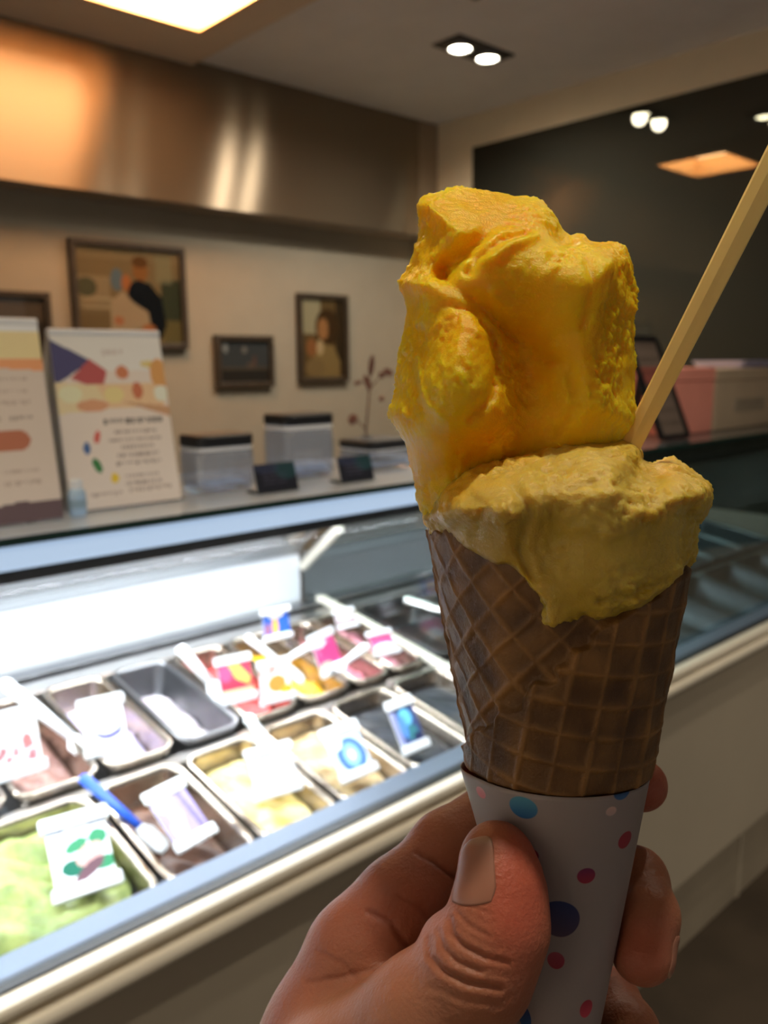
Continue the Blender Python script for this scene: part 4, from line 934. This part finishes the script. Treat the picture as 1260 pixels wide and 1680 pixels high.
# ---- plastic spoon stuck in the pale gelato
sp_t = thing('plastic_spoon', 'cream plastic spoon handle sticking out of the gelato', 'spoon', world(skp(1035, 735, -2)))
a = skp(1000, 798, 2); b = skp(1290, 228, -22); d = b-a; d /= np.linalg.norm(d)
vw = a/np.linalg.norm(a); side = np.cross(d, vw); side /= np.linalg.norm(side); nn = np.cross(side, d); 
if nn[2] > 0: nn = -nn
if side[0] < 0: side = -side
def spsec(p, w_, t):
    # shallow channel section: broad left flange, bevelled right flange
    pr_ = [(-1, -.9), (-1, .5), (-.86, .8), (-.1, 1.0), (.35, .72), (.9, .45), (1, .2), (1, -.9), (.5, -1), (0, -1), (-.5, -1)]
    return [tuple(world(p+side*u*w_+nn*v_*t)) for u, v_ in pr_]
org = np.array(sp_t.location); bm = bmesh.new(); secs = []
for t_ in np.linspace(0, 1, 14):
    p = a+(b-a)*t_; w_ = .0029+.0007*t_; secs.append([tuple(np.array(q)-org) for q in spsec(p, w_, .0013)])
loft(bm, secs); bmobj('handle', bm, mat('cream_plastic', (.97, .72, .27), .32, sss=.2, ssr=(1, .6, .2), sscale=.002), sp_t)
bm = bmesh.new(); secs = []
for t_, w_, th_ in ((0, .003, .0013), (-.012, .006, .001), (-.022, .008, .0008), (-.032, .007, .0008), (-.036, .004, .0007)):
    p = a+d*t_; secs.append([tuple(np.array(q)-org) for q in spsec(p, w_, th_)])
loft(bm, secs); bmobj('bowl', bm, bpy.data.materials['cream_plastic'], sp_t)

# ---- the hand: implicit body from tapered limbs, then creases
def rc(Pn, a, b, ra, rb):
    ba = b-a; L2 = ba@ba; t = np.clip(((Pn-a)@ba)/L2, 0, 1); return np.linalg.norm(Pn-a-t[:, None]*ba, axis=1)-(ra+(rb-ra)*t)
def chain(Pn, pts, k=.003):
    out = None
    for (p, r), (q, s) in zip(pts, pts[1:]):
        v = rc(Pn, skp(*p), skp(*q), r/1000, s/1000); out = v if out is None else smin(out, v, k)
    return out
THUMB = [((815, 1407, -23), 9.4), ((822, 1455, -26), 10.2), ((817, 1520, -29), 11.8), ((782, 1592, -29), 13.2), ((700, 1672, -24), 15.5), ((570, 1775, -14), 19), ((470, 1880, -4), 22)]
INDEX = [((660, 1490, 12), 13.5), ((735, 1395, 24), 12.2), ((820, 1326, 33), 10), ((905, 1305, 37), 9.3), ((985, 1290, 33), 8.6), ((1052, 1288, 21), 8.2)]
MIDDLE = [((720, 1560, 26), 14), ((820, 1470, 36), 11), ((915, 1428, 39), 9.6), ((990, 1424, 30), 9.0), ((1044, 1442, 15), 9.2), ((1062, 1500, 2), 8.8), ((1053, 1562, -3), 9.0)]
RING = [((750, 1650, 28), 14), ((850, 1610, 36), 11), ((930, 1610, 35), 9.4), ((1000, 1640, 24), 9.0), ((1032, 1690, 10), 8.6), ((1025, 1760, 2), 8.4)]
PINKY = [((760, 1760, 24), 13), ((860, 1760, 30), 9), ((930, 1775, 28), 8), ((985, 1810, 15), 7.6), ((985, 1870, 5), 7.2)]
PALM = [((655, 1492, 12), 14.5), ((592, 1570, 10), 15.5), ((540, 1690, 6), 17.5), ((470, 1850, 4), 22), ((380, 2060, 0), 25), ((230, 2400, -8), 30)]
def hand_sdf(Pn):
    body = chain(Pn, PALM, .008)
    body = smin(body, chain(Pn, [((720, 1560, 26), 14), ((600, 1720, 18), 17), ((470, 1880, 10), 20)], .008), .008)
    body = smin(body, chain(Pn, [((750, 1650, 28), 14), ((650, 1780, 22), 16), ((520, 1900, 12), 20)], .008), .008)
    body = smin(body, chain(Pn, [((760, 1760, 24), 13), ((690, 1850, 20), 15), ((560, 1960, 8), 19)], .008), .008)
    th = chain(Pn, THUMB, .006)
    th = smin(th, rc(Pn, skp(735, 1545, -24), skp(760, 1575, -26), .0072, .0085), .003)     # folded skin over the thumb joint
    web = rc(Pn, skp(640, 1640, 0), skp(560, 1760, 0), .013, .018)
    body = smin(body, web, .006); body = smin(body, th, .0035)
    fi = chain(Pn, INDEX, .003); fm = chain(Pn, MIDDLE, .003); fr = chain(Pn, RING, .003); fp = chain(Pn, PINKY, .003)
    body = smin(body, fi, .006); body = smin(body, fm, .0025); body = smin(body, fr, .0025); body = smin(body, fp, .002)
    # keep the skin outside the paper: soft pads flatten against the sleeve
    q = Pn-AX0; s = q@axd; rad = np.linalg.norm(q-s[:, None]*axd, axis=1)
    pap = rad-(np.maximum(0, (215-.187*(s/PXM)))*PXM+.0011)
    return np.maximum(body, -pap)
lo = np.array([skp(120, 1900, 0)[0]-.03, skp(0, 2560, 0)[1], .185]); hi = np.array([skp(1130, 0, 10)[0], skp(0, 1215, 40)[1], .300])
g, org_, n = gridpts(lo, hi, .0011)
sh = g.shape[:3]; val = hand_sdf(g.reshape(-1, 3)).reshape(sh)
V, F = surface_nets(val, org_, .0011); del g, val
V = relax(V, F, 4)
# one Catmull-like refinement of the visible part is replaced by finer crease displacement on a subdivided mesh
def subdiv(V, F):
    E = np.sort(np.concatenate([F[:, [0, 1]], F[:, [1, 2]], F[:, [2, 3]], F[:, [3, 0]]]), axis=1); key = E[:, 0].astype(np.int64)*len(V)+E[:, 1]
    uq, inv = np.unique(key, return_inverse=True); e0, e1 = uq//len(V), uq % len(V); nV = len(V); nE = len(uq); nF = len(F)
    em = (V[e0]+V[e1])/2; fc = V[F].mean(1); V2 = np.concatenate([V, em, fc]); ei = inv.reshape(4, nF)+nV; fi = np.arange(nF)+nV+nE
    Q = [np.stack([F[:, k], ei[k], fi, ei[k-1]], 1) for k in range(4)]; return V2, np.concatenate(Q)
V, F = subdiv(V, F); V = relax(V, F, 2)
px, py, wm = unsk(V); N_ = vnormals(V, F); fr = np.clip(-N_[:, 2]*1.3, 0, 1)*(wm < 8)
CR = [([(738, 1508), (741, 1532), (760, 1552), (795, 1570), (835, 1580)], 1.15, 5), ([(703, 1540), (704, 1568), (725, 1592), (765, 1612), (820, 1622)], 1.3, 5.5), ([(720, 1528), (727, 1556), (750, 1578), (790, 1594)], .8, 4),
      ([(752, 1500), (772, 1520), (805, 1538)], .5, 4), ([(757, 1482), (780, 1490), (806, 1500)], .3, 3), ([(762, 1437), (790, 1442), (815, 1442)], .3, 3), ([(705, 1618), (760, 1642), (820, 1652)], .3, 5)]
dz = np.zeros(len(V))
for pts, amp, sg in CR:
    d_ = polyd(px, py, pts); dz -= .65*amp*np.exp(-(d_/sg)**2); dz += amp*.32*np.exp(-((d_-2.1*sg)/(sg*1.1))**2)
CP = [([(684, 1399), (713, 1414), (755, 1444)], .9, 5), ([(605, 1496), (639, 1513), (676, 1562)], .8, 6), ([(504, 1612), (560, 1603), (610, 1590)], .4, 5), ([(655, 1470), (690, 1490), (720, 1530)], .35, 5), ([(520, 1560), (560, 1580), (600, 1620)], .3, 5)]
fp_ = np.clip(-N_[:, 2]*1.3, 0, 1); dp = np.zeros(len(V))
for pts, amp, sg in CP: dp -= amp*np.exp(-(polyd(px, py, pts)/sg)**2)
dm = np.zeros(len(V))
for pts in ([(1035, 1432), (1060, 1440), (1085, 1436)], [(1028, 1445), (1058, 1452), (1088, 1450)]): dm -= .3*np.exp(-(polyd(px, py, pts)/3)**2)
palm_m = (wm > -14)*(px < 760)
dz = dz*np.clip((858-px)/90, 0, 1)**.7
V = V+N_*((dz*fr*(wm < -6)+dp*fp_*palm_m+dm*fp_*(px > 1000))/1000)[:, None]
vis = (py < 1760)
nz = np.zeros(len(V)); nz[vis] = fbm(V[vis], 260, 2, 4.0); V = V+N_*(nz*.00008)[:, None]
base_c = np.tile([.35, .14, .075], (len(V), 1))
red = bump(px, py, 850, 1440, 40, 80, 10, 1)*(wm < -5)+.8*bump(px, py, 1062, 1295, 40, 50, 0, 1)+.7*bump(px, py, 1050, 1560, 45, 50, 0, 1)+.35*bump(px, py, 700, 1480, 70, 80, 0, 1)+.45*bump(px, py, 870, 1520, 40, 110, 0, 1)*(wm < -5)
n_ = np.zeros(len(V)); n_[vis] = fbm(V[vis], 60, 2, 8.)
col = base_c*(1+.18*n_[:, None]); t_ = np.clip(red, 0, 1)[:, None]; col = col*(1-t_*.75)+np.array([.50, .10, .06])*t_*.75
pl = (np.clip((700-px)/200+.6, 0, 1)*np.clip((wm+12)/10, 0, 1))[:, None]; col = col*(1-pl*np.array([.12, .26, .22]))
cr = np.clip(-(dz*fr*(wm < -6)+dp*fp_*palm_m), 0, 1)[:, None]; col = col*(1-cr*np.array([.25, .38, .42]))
m_skin = mat('skin', (1, 1, 1), .46, attr='ink', sss=.35, ssr=(1.0, .35, .2), sscale=.006, bump=.35, bscale=900, spec=.4)
h_org = world(skp(560, 1700, 5))
hand = thing('hand', 'bare left hand gripping the dotted paper sleeve, thumb in front', 'hand', h_org)
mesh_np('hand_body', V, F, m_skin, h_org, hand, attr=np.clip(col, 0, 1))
# nails: patches laid on the skin by marching towards the body
def nail(c, along, out, L, W, name='fingernail', lift=.0004):
    c = np.array(c); al = np.array(along, float); al /= np.linalg.norm(al); ou = np.array(out, float); ou -= al*(ou@al); ou /= np.linalg.norm(ou); sd = np.cross(al, ou)
    nu, nv = 22, 26; P0 = []
    for j in range(nv+1):
        v = j/nv*2-1
        for i in range(nu+1):
            u = i/nu*2-1; ww = W/2*(1-.30*max(0, -v-.55)**1.2*2-.45*max(0, v-.72)**1.3*2); ang = u*ww/.0092
            P0.append(c+al*v*L/2*(1-.10*u*u*(1 if v > 0 else .9))+(sd*math.sin(ang)+ou*math.cos(ang))*.016)
    P0 = np.array(P0); dr = None
    ctr = np.array([c+al*((p-c)@al) for p in P0]); dr = ctr-P0; dr /= np.linalg.norm(dr, axis=1)[:, None]
    Pn = P0.copy()
    for _ in range(40): Pn = Pn+dr*(hand_sdf(Pn)*.8)[:, None]
    u = np.tile(np.linspace(-1, 1, nu+1), nv+1); v = np.repeat(np.linspace(-1, 1, nv+1), nu+1)
    up = lift*(1-np.abs(u)**4)*(1-.9*np.clip(-v-.8, 0, 1)*5)+.00002
    top = Pn-dr*up[:, None]; bot = Pn+dr*.0012; n1 = len(top); Vn = np.concatenate([top, bot])
    a = (np.arange(nv)[:, None]*(nu+1)+np.arange(nu)).ravel(); Fn = [np.stack([a, a+1, a+nu+2, a+nu+1], 1), np.stack([a, a+nu+1, a+nu+2, a+1], 1)+n1]
    rim = list(range(nu+1))+[j*(nu+1)+nu for j in range(1, nv+1)]+[nv*(nu+1)+nu-i for i in range(1, nu+1)]+[(nv-j)*(nu+1) for j in range(1, nv)]
    rim = np.array(rim); r2 = np.roll(rim, -1); Fn.append(np.stack([rim, rim+n1, r2+n1, r2], 1))
    col = np.tile([.35, .15, .095], (len(Vn), 1)); tipw = np.clip((np.tile(v, 2)-.72)/.15, 0, 1)[:, None]; col = col*(1-tipw)+np.array([.40, .23, .155])*tipw
    o = mesh_np(name, Vn, np.concatenate(Fn), M['nail'], h_org, hand, attr=col); return o
M['nail'] = mat('nail_keratin', (1, 1, 1), .42, attr='ink', sss=.25, ssr=(1, .5, .4), sscale=.002, spec=.6)
ta, tb_ = skp(815, 1400, -23), skp(822, 1460, -26)
nail((ta*.60+tb_*.38), ta-tb_, (-.86, .05, -.50), .0155, .0145)
ma, mb_ = skp(1062, 1500, 2), skp(1053, 1575, -3)
nail(ma*.25+mb_*.75, mb_-ma, (.93, 0, -.36), .0115, .0095)
ia, ib = skp(985, 1290, 33), skp(1056, 1288, 20)
nail(ia*.25+ib*.75, ib-ia, (.25, .15, .95), .0105, .009)
